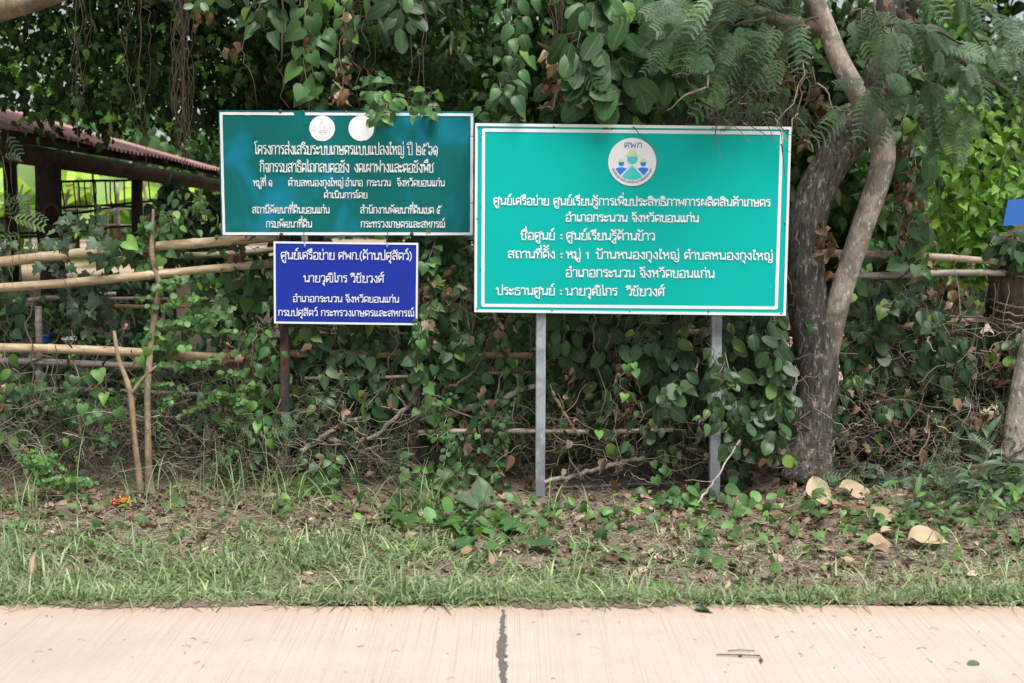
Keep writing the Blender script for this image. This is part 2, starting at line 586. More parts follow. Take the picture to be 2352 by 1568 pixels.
def put_fronds(mb, pos, tip, nor, size, r1=None, weed=False):
    pos = np.asarray(pos, float)
    N = len(pos)
    size = np.broadcast_to(np.asarray(size, float), (N,))
    Y = nrm(tip)
    X = nrm(np.cross(Y, nor))
    Z = np.cross(X, Y)
    r1 = young(N, 0.4, 0.2, 0.05) if r1 is None else np.broadcast_to(r1, (N,))
    for i in range(N):
        V, q, t = (FRW if weed else FR)[i % 4]
        v = (V[:, :1] * X[i] + V[:, 1:2] * Y[i] + V[:, 2:] * Z[i]) * size[i] + pos[i]
        mb.add(v, q, t, (r1[i], random.random(), 0.5))
# ------------------------------------------------------------------ ground, yard, road
def sheet(name, xs, ys, zf, m):
    X, Y = np.meshgrid(xs, ys)
    v = np.stack([X, Y, zf(X, Y)], -1).reshape(-1, 3)
    n, k = len(ys), len(xs)
    i = np.arange(n - 1)[:, None] * k + np.arange(k - 1)[None]
    q = np.stack([i, i + 1, i + k + 1, i + k], -1).reshape(-1, 4)
    b = MB()
    b.add(v, q)
    return b.build(name, m)


k = NT('soil')
v = k.coord()
n1, n2, n3 = k.noise(v, 3.5, 6, 0.6), k.noise(v, 38, 6, 0.7), k.noise(v, 0.5, 4)
c = k.mix(k.ramp(n1, [(0.35, 0), (0.65, 1)]), (0.13, 0.092, 0.070), (0.25, 0.185, 0.142))
c = k.mix(k.ramp(n2, [(0.45, 0), (0.7, 0.7)]), c, (0.36, 0.285, 0.225))
c = k.mix(k.ramp(n2, [(0.28, 0.7), (0.42, 0)]), c, (0.08, 0.058, 0.047))
ge = k.n('TexCoord')
sp = k.n('SeparateXYZ')
k.l(ge.outputs['Object'], sp.inputs[0])
far = k.ramp(k.math('DIVIDE', k.math('SUBTRACT', sp.outputs[1], 9.0), 6.0), [(0, 0), (1, 1)])
gr = k.mix(k.ramp(n3, [(0.42, 0), (0.55, 1)]), (0.26, 0.38, 0.13), (0.50, 0.34, 0.25))
k.col(k.mix(far, c, gr))
k.rough(0.95)
k.bump(n2, 0.9, 0.03)
M['soil'] = k.m
xs = np.unique(np.concatenate([np.linspace(-120, -6, 24), np.linspace(-6, 6, 61), np.linspace(6, 120, 24)]))
ys = np.unique(np.concatenate([np.linspace(-40, 4.8, 10), np.linspace(4.8, 9, 43), np.linspace(9, 26, 40), np.linspace(26, 300, 20)]))
tag(sheet('ground', xs, ys, lambda X, Y: gz(X, Y) - 0.002, M['soil']), kind='structure')

# pinkish dirt yard behind the fence
M['yard'] = plain('yard_dirt', (0.42, 0.325, 0.255), 0.95, 0, 0.25, 4)
tag(sheet('dirt_yard', np.linspace(-9.5, -2.2, 16), np.linspace(11.5, 25, 30), lambda X, Y: gz(X, Y) + 0.004, M['yard']), kind='structure')
tag(sheet('dirt_path', np.linspace(2.6, 9, 14), np.linspace(9.2, 17, 24), lambda X, Y: gz(X, Y) + 0.004, M['yard']), kind='structure')

# tined concrete road slab
k = NT('road_concrete')
vx = k.coord((250, 0.7, 1))
vx2 = k.coord((105, 0.35, 1))
v = k.coord()
g1, g2 = k.noise(vx, 1.0, 3, 0.55), k.noise(vx2, 1.0, 3, 0.6)
n1, n2, n3 = k.noise(v, 2.2, 6, 0.6), k.noise(v, 75, 5, 0.7), k.noise(v, 260, 3, 0.6)
base = k.mix(k.ramp(n1, [(0.3, 0), (0.7, 1)]), (0.465, 0.392, 0.335), (0.530, 0.458, 0.400))
groove = k.math('MULTIPLY', k.ramp(g1, [(0.36, 1), (0.45, 0)]), k.ramp(n1, [(0.3, 0.3), (0.6, 0.75)]))
c = k.mix(groove, base, (0.33, 0.240, 0.185))
c = k.mix(k.ramp(g2, [(0.60, 0), (0.66, 0.4)]), c, (0.45, 0.315, 0.23))
c = k.mix(k.ramp(n2, [(0.56, 0), (0.70, 0.6)]), c, (0.38, 0.285, 0.23))
c = k.mix(k.ramp(n3, [(0.60, 0), (0.75, 0.35)]), c, (0.72, 0.64, 0.55))
ge = k.n('TexCoord')
sp = k.n('SeparateXYZ')
k.l(ge.outputs['Object'], sp.inputs[0])
edge = k.math('ADD', sp.outputs[1], k.math('MULTIPLY', n1, 0.30))
er = k.ramp(k.math('SUBTRACT', edge, 4.3), [(0.56, 0), (0.72, 0.75)])
c = k.mix(er, c, (0.46, 0.325, 0.25))
n4 = k.noise(k.coord((0.5, 1, 1)), 0.9, 5, 0.7, 0.8)
c = k.mix(k.ramp(n4, [(0.48, 0), (0.66, 0.34)]), c, (0.36, 0.295, 0.245))
c = k.mix(k.ramp(n1, [(0.62, 0), (0.74, 0.25)]), c, (0.44, 0.33, 0.26))
k.col(c)
k.rough(0.88)
k.p.inputs['Specular IOR Level'].default_value = 0.2
h = k.math('ADD', k.math('MULTIPLY', g1, 1.0), k.math('MULTIPLY', n3, 0.3))
k.bump(h, 0.5, 0.006)
M['road'] = k.m
b = MB()
RX = np.linspace(-14, 14, 281)
ye = 4.935 + 0.012 * np.sin(RX * 2.3) + 0.006 * np.sin(RX * 11) + 0.004 * np.sin(RX * 27)
ytop = ye - 0.012
rows = [np.stack([RX, np.full_like(RX, -1.6), np.full_like(RX, 0.045)], -1)]
for yy in np.linspace(-1.6, 4.88, 9)[1:]:
    rows.append(np.stack([RX, np.full_like(RX, yy), np.full_like(RX, 0.045)], -1))
rows.append(np.stack([RX, ytop, np.full_like(RX, 0.044)], -1))
rows.append(np.stack([RX, ye, np.full_like(RX, 0.034)], -1))
rows.append(np.stack([RX, ye + 0.004, np.full_like(RX, -0.15)], -1))
n = len(RX)
q = []
i = np.arange(len(rows) - 1)[:, None] * n + np.arange(n - 1)[None]
b.add(np.concatenate(rows), np.stack([i, i + 1, i + n + 1, i + n], -1).reshape(-1, 4))
tag(b.build('road', M['road'], smooth=False), kind='structure')

# tar-filled joint across the slab
M['tar'] = plain('joint_tar', (0.115, 0.108, 0.104), 0.85, 0, 0.4, 60)
b = MB()
ys_ = np.arange(2.5, 4.86, 0.006)
w1 = np.cumsum(RNG.normal(0, 0.0016, len(ys_)))
w1 -= np.linspace(0, w1[-1], len(ys_))
cx = -0.032 + w1 + 0.006 * np.sin(ys_ * 5)
hw = np.clip(0.0125 + np.convolve(RNG.normal(0, 0.005, len(ys_)), np.ones(3) / 3, 'same') + 0.004 * np.sin(ys_ * 9), 0.005, 0.04) * np.where(ys_ > 4.8, 0.6, 1)
hw[np.abs(ys_ - 4.30) < 0.02] *= 0.5
v = np.stack([np.stack([cx - hw, ys_, np.full_like(ys_, 0.0485)], -1), np.stack([cx + hw, ys_, np.full_like(ys_, 0.0485)], -1)], 1).reshape(-1, 3)
i = np.arange(len(ys_) - 1)[:, None] * 2
b.add(v, np.concatenate([i, i + 1, i + 3, i + 2], 1))
tag(b.build('road_joint', M['tar'], smooth=False), kind='structure')

# soil washed over the slab's edge
b = MB()
xe = np.linspace(-6, 6, 900)
yb_ = 4.925 - np.clip(-0.015 + 0.04 * np.sin(xe * 1.7 + 2 * np.sin(xe * 0.7)) + 0.04 * np.sin(xe * 4.1 + 1) + 0.025 * np.sin(xe * 11 + 2 * np.sin(xe * 3)) + RNG.normal(0, 0.010, 900), -0.09, 0.10)
yt_ = np.full(900, 4.99)
vv = np.stack([np.stack([xe, yb_, np.full(900, 0.0485)], -1), np.stack([xe, (yb_ + yt_) / 2, 0.053 + RNG.random(900) * 0.008], -1), np.stack([xe, yt_, np.full(900, 0.035)], -1), np.stack([xe, yt_ + 0.10, gz(xe, yt_ + 0.10) - 0.004], -1)], 1).reshape(-1, 3)
i = np.arange(899)[:, None] * 4 + np.arange(3)[None]
b.add(vv, np.stack([i, i + 4, i + 5, i + 1], -1).reshape(-1, 4))
tag(b.build('soil_spill', M['soil']), 'brown soil spilling unevenly over the edge of the concrete', 'soil', kind='stuff')

# ------------------------------------------------------------------ Thai lettering drawn as strokes
O = lambda x, y, r=0.105: ('o', x, y, r * 0.92)
GL = {
 'ก': (.74, [[(.12, 0), (.12, .5), (.24, .66), (.05, .78), (.14, 1), (.58, 1), (.64, .85), (.64, 0)]]),
 'ข': (.72, [O(.13, .87), [(.24, .86), (.24, .66), (.12, .48), (.2, 0), (.2, 0), (.62, 0), (.62, 0), (.62, 1)]]),
 'ค': (.76, [O(.36, .5), [(.28, .42), (.15, 0)], [(.15, 0), (.1, .45), (.1, .95), (.3, 1), (.6, 1), (.66, .85), (.66, 0)]]),
 'ง': (.64, [O(.41, .87), [(.52, .88), (.52, 0), (.52, 0), (.36, .0), (.05, .55)]]),
 'จ': (.7, [O(.26, .46), [(.36, .46), (.34, 0), (.34, 0), (.6, 0), (.6, 0), (.6, .85), (.5, 1), (.22, 1), (.08, .8)]]),
 'ช': (.8, [O(.13, .87), [(.24, .86), (.24, .66), (.12, .48), (.2, 0), (.2, 0), (.62, 0), (.62, 0), (.62, .7), (.5, .82), (.78, 1.1)]]),
 'ซ': (.82, [O(.11, .9, .09), [(.2, .9), (.28, .74), (.36, .9), (.34, .62), (.14, .48), (.2, 0), (.2, 0), (.64, 0), (.64, 0), (.64, .7), (.52, .82), (.8, 1.1)]]),
 'ญ': (1.04, [O(.27, .11), [(.17, .1), (.14, .5), (.26, .66), (.06, .78), (.16, 1), (.48, 1), (.56, .85), (.56, 0), (.56, 0), (.92, 0), (.92, 0), (.92, 1)], [(.5, -.2), (.56, -.38), (.86, -.38), (.92, -.16)]]),
 'ฒ': (1.04, [O(.3, .44, .1), [(.24, .36), (.14, 0)], [(.14, 0), (.08, .6), (.16, .96), (.34, .84), (.5, 1), (.58, .82), (.58, 0), (.58, 0), (.92, 0), (.92, 0), (.92, 1)]]),
 'ณ': (1.04, [O(.27, .11), [(.17, .1), (.14, .5), (.26, .66), (.06, .78), (.16, 1), (.46, 1), (.54, .85), (.54, .12)], O(.64, .1, .09), [(.92, 1), (.92, 0)], [(.7, .06), (.9, .2)]]),
 'ด': (.76, [O(.32, .36), [(.25, .28), (.15, 0)], [(.15, 0), (.1, .45), (.1, .95), (.3, 1), (.6, 1), (.66, .85), (.66, 0)]]),
 'ต': (.76, [O(.34, .38), [(.26, .3), (.15, 0)], [(.15, 0), (.08, .6), (.14, 1), (.28, 1), (.38, .86), (.48, 1), (.62, 1), (.66, .8), (.66, 0)]]),
 'ถ': (.78, [O(.26, .11), [(.16, .1), (.14, .5), (.26, .66), (.06, .78), (.16, 1), (.6, 1), (.68, .85), (.68, 0)]]),
 'ท': (.78, [O(.13, .87), [(.24, .88), (.24, 0)], [(.24, .4), (.46, .98), (.62, 1), (.68, .82), (.68, 0)]]),
 'ธ': (.74, [[(.66, 1), (.22, 1), (.08, .84), (.2, .68), (.58, .64), (.64, .5), (.64, 0), (.64, 0), (.13, 0), (.13, 0), (.13, .42)]]),
 'น': (.84, [O(.13, .87), [(.24, .88), (.24, 0)], [(.24, .02), (.62, .22)], O(.64, .11), [(.73, 1), (.73, .08)]]),
 'บ': (.8, [O(.13, .87), [(.24, .88), (.24, 0), (.24, 0), (.7, 0), (.7, 0), (.7, 1)]]),
 'ป': (.8, [O(.13, .87), [(.24, .88), (.24, 0), (.24, 0), (.7, 0), (.7, 0), (.7, 1.42)]]),
 'ผ': (.82, [O(.25, .87), [(.14, .88), (.12, 0), (.12, 0), (.41, .5), (.41, .5), (.7, 0), (.7, 0), (.7, 1)]]),
 'ฟ': (.9, [O(.13, .87), [(.24, .88), (.24, 0), (.24, 0), (.5, .7), (.5, .7), (.78, 0), (.78, 0), (.78, 1.42)]]),
 'พ': (.9, [O(.13, .87), [(.24, .88), (.24, 0), (.24, 0), (.5, .7), (.5, .7), (.78, 0), (.78, 0), (.78, 1)]]),
 'ภ': (.8, [O(.1, .11), [(.2, .12), (.2, .5), (.3, .66), (.1, .78), (.2, 1), (.62, 1), (.7, .85), (.7, 0)]]),
 'ม': (.82, [O(.13, .87), [(.24, .88), (.24, .12)], O(.15, .11), [(.2, 0), (.7, 0), (.7, 0), (.7, 1)]]),
 'ย': (.76, [O(.2, .87), [(.1, .84), (.12, .6), (.34, .54), (.12, .42), (.12, 0), (.12, 0), (.66, 0), (.66, 0), (.66, 1)]]),
 'ร': (.62, [[(.54, 1), (.2, 1), (.06, .84), (.18, .7), (.46, .66), (.5, .5), (.5, .12)], O(.4, .11)]),
 'ล': (.76, [O(.25, .11), [(.14, .1), (.1, .45), (.3, .6), (.5, .56), (.66, .45)], [(.08, .8), (.2, 1), (.58, 1), (.66, .85), (.66, 0)]]),
 'ว': (.66, [[(.06, .8), (.16, 1), (.48, 1), (.56, .85), (.56, .12)], O(.46, .11)]),
 'ศ': (.8, [O(.36, .5), [(.28, .42), (.15, 0)], [(.15, 0), (.1, .45), (.1, .95), (.3, 1), (.6, 1), (.66, .85), (.66, 0)], [(.58, .92), (.8, 1.18)]]),
 'ษ': (.86, [O(.13, .87), [(.24, .88), (.24, 0), (.24, 0), (.7, 0), (.7, 0), (.7, 1)], O(.44, .5, .09), [(.52, .5), (.86, .6)]]),
 'ส': (.8, [O(.25, .11), [(.14, .1), (.1, .45), (.3, .6), (.5, .56), (.66, .45)], [(.08, .8), (.2, 1), (.56, 1), (.66, .85), (.66, 0)], [(.5, .86), (.78, 1.14)]]),
 'ห': (.82, [O(.13, .87), [(.24, .88), (.24, 0)], [(.24, .42), (.5, .66), (.68, .5), (.68, 0)], O(.6, .86, .1), [(.5, .66), (.68, .78)]]),
 'อ': (.76, [O(.22, .42), [(.12, .42), (.13, 0), (.13, 0), (.66, 0), (.66, 0), (.66, .85), (.56, 1), (.24, 1), (.08, .8)]]),
 'ะ': (.58, [O(.14, .76, .09), [(.06, .72), (.12, .58), (.36, .6), (.5, .86)], O(.14, .22, .09), [(.06, .18), (.12, .04), (.36, .06), (.5, .32)]]),
 'า': (.6, [[(.06, .8), (.14, 1), (.4, 1), (.48, .85), (.48, 0)]]),
 'เ': (.38, [[(.12, 1), (.12, .12)], O(.22, .11)]),
 'แ': (.72, [[(.12, 1), (.12, .12)], O(.22, .11), [(.46, 1), (.46, .12)], O(.56, .11)]),
 'โ': (.42, [[(.18, .12), (.18, 1.05), (.02, 1.22), (.06, 1.44), (.4, 1.44)], O(.28, .11)]),
 'ใ': (.42, [[(.18, .12), (.18, 1.1), (.36, 1.3), (.26, 1.46), (.12, 1.42), (.14, 1.26)], O(.28, .11)]),
 'ไ': (.42, [[(.2, .12), (.2, 1.06), (.06, 1.28), (.22, 1.3), (.08, 1.5)], O(.3, .11)]),
 '๑': (.76, [[(.56, -.14), (.66, .4), (.6, .9), (.4, 1), (.16, .9), (.06, .5), (.2, .02), (.36, .06), (.42, .3)], O(.34, .42, .1)]),
 '๒': (.84, [[(.05, 1.38), (.14, 1.2), (.12, 0), (.12, 0), (.7, 0), (.7, 0), (.7, .9), (.6, 1.02), (.52, .82), (.44, 1.02), (.34, .9), (.32, .5)], O(.42, .4, .09)]),
 '๕': (.92, [[(.84, 1.38), (.76, 1.12), (.6, 1.0), (.34, 1.0), (.1, .7), (.1, .2), (.2, 0), (.36, .06), (.56, .0)], O(.42, 1.17, .1), O(.46, .52, .1), [(.36, .5), (.36, .2), (.44, .06)]]),
 '๖': (.76, [[(.05, 1.4), (.14, 1.15), (.16, .78), (.4, 1), (.62, .9), (.66, .3), (.5, .02), (.3, 0), (.16, .15)], O(.26, .28, .1)]),
 '1': (.56, [[(.12, .72), (.3, .95), (.3, .95), (.3, 0)]]),
 ':': (.4, [O(.18, .16, .05), O(.18, .66, .05)]),
 '.': (.3, [O(.12, .06, .04)]),
 '(': (.4, [[(.3, 1.2), (.1, .8), (.1, .2), (.3, -.2)]]),
 ')': (.4, [[(.08, 1.2), (.28, .8), (.28, .2), (.08, -.2)]]),
 ' ': (.42, []),
}
UP = {   # marks above, x is measured back from the right edge of the letter
 'ิ': [[(-.62, 1.18), (-.5, 1.4), (-.2, 1.4), (-.08, 1.18), (-.62, 1.18)]],
 'ี': [[(-.62, 1.18), (-.5, 1.4), (-.2, 1.4), (-.08, 1.18), (-.62, 1.18)], [(-.08, 1.18), (-.08, 1.56)]],
 'ื': [[(-.62, 1.18), (-.5, 1.4), (-.2, 1.4), (-.08, 1.18), (-.62, 1.18)], [(-.08, 1.18), (-.08, 1.56)], [(-.26, 1.36), (-.26, 1.56)]],
 'ั': [('o', -.46, 1.3, .09), [(-.46, 1.2), (-.28, 1.2), (-.06, 1.46)]],
}
TONE = {
 '่': [[(-.12, 1.2), (-.12, 1.5)]],
 '้': [('o', -.5, 1.4, .075), [(-.44, 1.36), (-.42, 1.2), (-.22, 1.2), (-.04, 1.5)]],
 '์': [('o', -.3, 1.3, .08), [(-.34, 1.38), (-.3, 1.5), (-.06, 1.62)]],
}
DOWN = {
 'ุ': [('o', -.22, -.24, .08), [(-.12, -.2), (-.12, -.55)]],
 'ู': [('o', -.44, -.24, .08), [(-.36, -.2), (-.34, -.5), (-.34, -.5), (-.1, -.5), (-.1, -.5), (-.1, -.14)]],
}


def chaikin(p, it=2):
    p = np.asarray(p, float)
    for _ in range(it):
        if len(p) < 3:
            return p
        a = 0.75 * p[:-1] + 0.25 * p[1:]
        b = 0.25 * p[:-1] + 0.75 * p[1:]
        p = np.vstack([p[:1], np.stack([a, b], 1).reshape(-1, 2)[1:-1], p[-1:]])
    return p


def thai(text):
    out, x, last, raised = [], 0.0, None, False

    def put(strokes, dx, dy=0.0):
        for s in strokes:
            if s[0] == 'o':
                th = np.linspace(0, 2 * math.pi, 15)
                out.append(np.stack([s[1] + dx + s[3] * np.cos(th), s[2] + dy + s[3] * np.sin(th)], -1))
            else:
                out.append(chaikin(s) + (dx, dy))
    for ch in text:
        edge = x - 0.06
        if last in ('ป', 'ฟ'):
            edge -= 0.16
        if ch in UP:
            put(UP[ch], edge); raised = True
        elif ch in TONE:
            put(TONE[ch], edge, 0.42 if raised else (0.1 if last in ('ป', 'ฟ') else 0.0))
        elif ch in DOWN:
            put(DOWN[ch], x - 0.06, -0.12 if last == 'ญ' else 0)
        elif ch == 'ำ':
            put([('o', -.14, 1.34, .1)], edge)
            put(GL['า'][1], x); x += GL['า'][0]; last, raised = 'า', False
        else:
            w, s = GL[ch]
            put(s, x); x += w; last, raised = ch, False
    return out, x


def ribbon(p, h):
    p = np.asarray(p, float)
    keep = np.concatenate([[True], np.linalg.norm(np.diff(p, axis=0), axis=1) > 1e-6])
    p = p[keep]
    closed = np.linalg.norm(p[0] - p[-1]) < 1e-6
    d = np.diff(p, axis=0)
    d /= np.linalg.norm(d, axis=1, keepdims=True)
    a = np.vstack([d[-1:] if closed else d[:1], d])
    c = np.vstack([d, d[:1] if closed else d[-1:]])
    t = a + c
    t /= np.maximum(np.linalg.norm(t, axis=1, keepdims=True), 0.3)
    cosv = np.clip((t * a).sum(1), 0.55, 1)
    nn = np.stack([-t[:, 1], t[:, 0]], -1) / cosv[:, None]
    if not closed:
        p[0] -= d[0] * h * 0.5
        p[-1] += d[-1] * h * 0.5
    return p + nn * h, p - nn * h


class Face:
    """a flat sign face standing at depth Y, drawn in the photograph's own pixel measure"""

    def __init__(self, Y):
        self.Y, self.z = Y, 0

    def at(self, x, y, d=0.0):
        q = P(x * 2352 / 3984, y * 2352 / 3984, self.Y)
        return np.array((q[0], self.Y - d, q[2]))

    def strokes(self, mb, lines, h, d):
        for i, p in enumerate(lines):
            a, b = ribbon(p, h)
            n = len(a)
            dd = d + 0.00002 * (i % 40)
            v = np.array([self.at(x, y, dd) for x, y in np.vstack([a, b])])
            j = np.arange(n - 1)
            mb.add(v, np.stack([j, j + 1, n + j + 1, n + j], -1))

    def text(self, mb, s, x0, x1, y0, y1, h, w, d=0.004):
        ln, tot = thai(s)
        tot -= 0.1
        out = []
        for p in ln:
            u = p[:, 0] / tot
            out.append(np.stack([x0 + (x1 - x0) * u, y0 + (y1 - y0) * u - p[:, 1] * (h - w)], -1))
        self.strokes(mb, out, w / 2, d)

    def poly(self, mb, pts, d):
        v = np.array([self.at(x, y, d) for x, y in pts] + [self.at(*np.mean(pts, 0), d)])
        n = len(pts)
        mb.add(v, None, [(i, (i + 1) % n, n) for i in range(n)])

    def disc(self, mb, cx, cy, r, d, n=40, a0=0, a1=360):
        th = np.radians(np.linspace(a0, a1, n))
        self.poly(mb, [(cx + r * math.cos(t), cy + r * math.sin(t)) for t in th], d)

    def slab(self, mb, c4, d0, d1):
        """solid plate with the four picture corners c4 (clockwise from top left) between depths d0 (front) and d1"""
        v = [self.at(x, y, d) for d in (d0, d1) for x, y in c4]
        mb.add(v, [(0, 1, 2, 3), (7, 6, 5, 4), (0, 4, 5, 1), (1, 5, 6, 2), (2, 6, 7, 3), (3, 7, 4, 0)])


def inset(c4, l, t, r, b):
    (a, b_, c, d) = [np.array(p, float) for p in c4]
    ux, uy = nrm(b_ - a), nrm(d - a)
    return [tuple(a + ux * l + uy * t), tuple(b_ - ux * r + uy * t), tuple(c - ux * r - uy * b), tuple(d + ux * l - uy * b)]


def paint(name, c, rough=0.35, var=0.06, scale=6, fade=None, streak=0.0):
    k = NT(name)
    n1 = k.noise(k.coord(), scale, 5, 0.6)
    n2 = k.noise(k.coord((9, 1, 0.8)), 5, 4, 0.6)
    n3 = k.noise(k.coord(), 180, 3, 0.6)
    col = k.mix(n1, tuple(x * (1 - var) for x in c), tuple(min(1, x * (1 + var)) for x in c))
    if fade:
        f2 = k.noise(k.coord((1, 1, 0.7)), 3.6, 3, 0.5, 0.5)
        col = k.mix(k.ramp(f2, [(0.50, 0), (0.64, 1)]), col, fade)
    if streak:
        col = k.mix(k.ramp(n2, [(0.55, 0), (0.75, streak)]), col, tuple(x * 0.5 + 0.06 for x in c))
    col = k.mix(k.ramp(n3, [(0.70, 0), (0.76, 0.5)]), col, tuple(x * 0.5 + 0.1 for x in c))
    k.col(col)
    k.rough(rough)
    k.p.inputs['Specular IOR Level'].default_value = 0.14
    return k.m


M['sign_white'] = paint('white_paint', (0.80, 0.83, 0.86), 0.4, 0.03, 6, None, 0.12)
M['sign_teal'] = paint('faded_teal_paint', (0.004, 0.140, 0.135), 0.38, 0.08, 5, (0.008, 0.215, 0.315), 0.12)
M['sign_green'] = paint('bright_green_paint', (0.001, 0.450, 0.405), 0.36, 0.05, 3, None, 0.05)
M['sign_blue'] = paint('blue_paint', (0.016, 0.038, 0.36), 0.42, 0.08, 8, None, 0.10)
M['letter'] = paint('white_lettering', (0.82, 0.86, 0.90), 0.4, 0.02)
M['letter_dark'] = plain('slate_lettering', (0.10, 0.15, 0.22), 0.5)
M['hat'] = plain('hat_green', (0.56, 0.78, 0.42), 0.5, 0, 0.03)
M['figure_teal'] = plain('figure_teal', (0.06, 0.62, 0.60), 0.5, 0, 0.03)
M['figure_blue'] = plain('figure_blue', (0.018, 0.22, 0.80), 0.5, 0, 0.03)
M['rust'] = plain('rust', (0.13, 0.055, 0.032), 0.85, 0.1, 0.5, 40, 0.2)
M['screw'] = plain('screw_metal', (0.30, 0.29, 0.28), 0.45, 0.7, 0.3, 60)
M['steel'] = bark_mat('galvanised_tube', (0.33, 0.36, 0.39), (0.41, 0.44, 0.48), (0.56, 0.59, 0.62), zs=0.05, sc=30, lp=0.6, bump=0.05)
M['steel'].node_tree.nodes['Principled BSDF'].inputs['Roughness'].default_value = 0.5
M['wire'] = plain('rusty_wire', (0.07, 0.05, 0.045), 0.7, 0.4)

k = NT('rusty_post')
n1, n2 = k.noise(k.coord((1, 1, 0.35)), 9, 6, 0.65), k.noise(k.coord(), 70, 4, 0.6)
c = k.mix(k.ramp(n1, [(0.50, 0), (0.58, 1)]), (0.026, 0.026, 0.030), (0.125, 0.060, 0.040))
k.col(k.mix(k.ramp(n2, [(0.5, 0), (0.75, 0.5)]), c, (0.22, 0.115, 0.075)))
k.rough(0.85)
k.bump(n2, 0.3, 0.004)
M['rusty_post'] = k.m


def post(parent, x0, y0, x1, y1, wpx, Y, depth, m):
    b = MB()
    a, c = P(x0, y0, Y), P(x1, y1, Y)
    c[2] = gz(c[0], c[1]) - 0.25
    w = PX(wpx, Y) / 2
    n = 14
    r = w * 0.14
    corners = [(w - r, depth / 2), (w, depth / 2 - r), (w, -depth / 2 + r), (w - r, -depth / 2), (-w + r, -depth / 2), (-w, -depth / 2 + r), (-w, depth / 2 - r), (-w + r, depth / 2)]
    rings = []
    for i in range(n):
        p = a + (c - a) * i / (n - 1)
        rings.append([(p[0] + dx, p[1] + dy, p[2]) for dx, dy in corners])
    v = np.array(rings).reshape(-1, 3)
    q = [(i * 8 + j, i * 8 + (j + 1) % 8, (i + 1) * 8 + (j + 1) % 8, (i + 1) * 8 + j) for i in range(n - 1) for j in range(8)]
    b.add(v, q)
    b.add(list(rings[0]) + [tuple(np.mean(rings[0], 0))], None, [(j, (j + 1) % 8, 8) for j in range(8)])
    return b.build('post', m, parent, smooth=False)


def knob(parent, F, x, y, rpx, d, m, name='screw'):
    b = MB()
    c = F.at(x, y)
    r = rpx / 3984 * 2352 / FPX * F.Y
    for rr, dd in ((r, d + 0.002), (r * 0.72, d + 0.0052)):
        pass
    th = np.linspace(0, 2 * math.pi, 10, endpoint=False)
    rg = [np.stack([c[0] + s * r * np.cos(th), np.full(10, F.Y - dd), c[2] + s * r * np.sin(th)], -1) for s, dd in ((1, d), (1, d + 0.002), (0.7, d + 0.0045))]
    v = np.vstack(rg + [[[c[0], F.Y - d - 0.005, c[2]]]])
    q = [(i * 10 + j, i * 10 + (j + 1) % 10, (i + 1) * 10 + (j + 1) % 10, (i + 1) * 10 + j) for i in range(2) for j in range(10)]
    b.add(v, q, [(20 + j, 20 + (j + 1) % 10, 30) for j in range(10)])
    return b.build(name, m, parent)


def frame_back(parent, F, c4, m, off=0.012):
    b = MB()
    for l, t, r, bt in ((0, 0, None, 0),):
        pass
    o = inset(c4, 6, 6, 6, 6)
    i = inset(c4, 50, 50, 50, 50)
    for a, b2, c, d in ((0, 1, 1, 0), (1, 2, 2, 1), (2, 3, 3, 2), (3, 0, 0, 3)):
        F.slab(b, [o[a], o[b2], i[c], i[d]], -off, -off - 0.03)
    return b.build('back_frame', m, parent, smooth=False)


# ---- left teal sign
F1 = Face(7.15)
C1 = [(850, 428), (1846, 433), (1844, 918), (862, 917)]
s1 = thing('notice_board', 'weathered dark teal board with two blank white discs and Thai lettering on rusty posts', 'sign', P(800, 1120, 7.2) * (1, 1, 0))
M['disc_white'] = plain('disc_white', (0.84, 0.86, 0.88), 0.5, 0, 0.03, 12, 0.2)
b = MB(); F1.slab(b, C1, 0.0, -0.006); b.build('panel', M['sign_teal'], s1, smooth=False)
b = MB()
o1, i1 = inset(C1, 4, 7, 4, 3), inset(C1, 15, 18, 15, 14)
rag = lambda n: RNG.uniform(-0.8, 0.8, n)


def band(F, mb, oa, ob, ia, ib, t0, t1, d, n=12):
    oa, ob, ia, ib = map(lambda z: np.array(z, float), (oa, ob, ia, ib))
    pt = []
    for t in np.linspace(t0, t1, n):
        jo, ji = RNG.uniform(0, 1.6), RNG.uniform(-0.5, 0.7)
        e = nrm((ia - oa))
        pt.append((oa + (ob - oa) * t + e * jo, ia + (ib - ia) * t + e * ji))
    v = [F.at(*p, d) for pr in pt for p in pr]
    mb.add(v, [(2 * i, 2 * i + 2, 2 * i + 3, 2 * i + 1) for i in range(n - 1)])


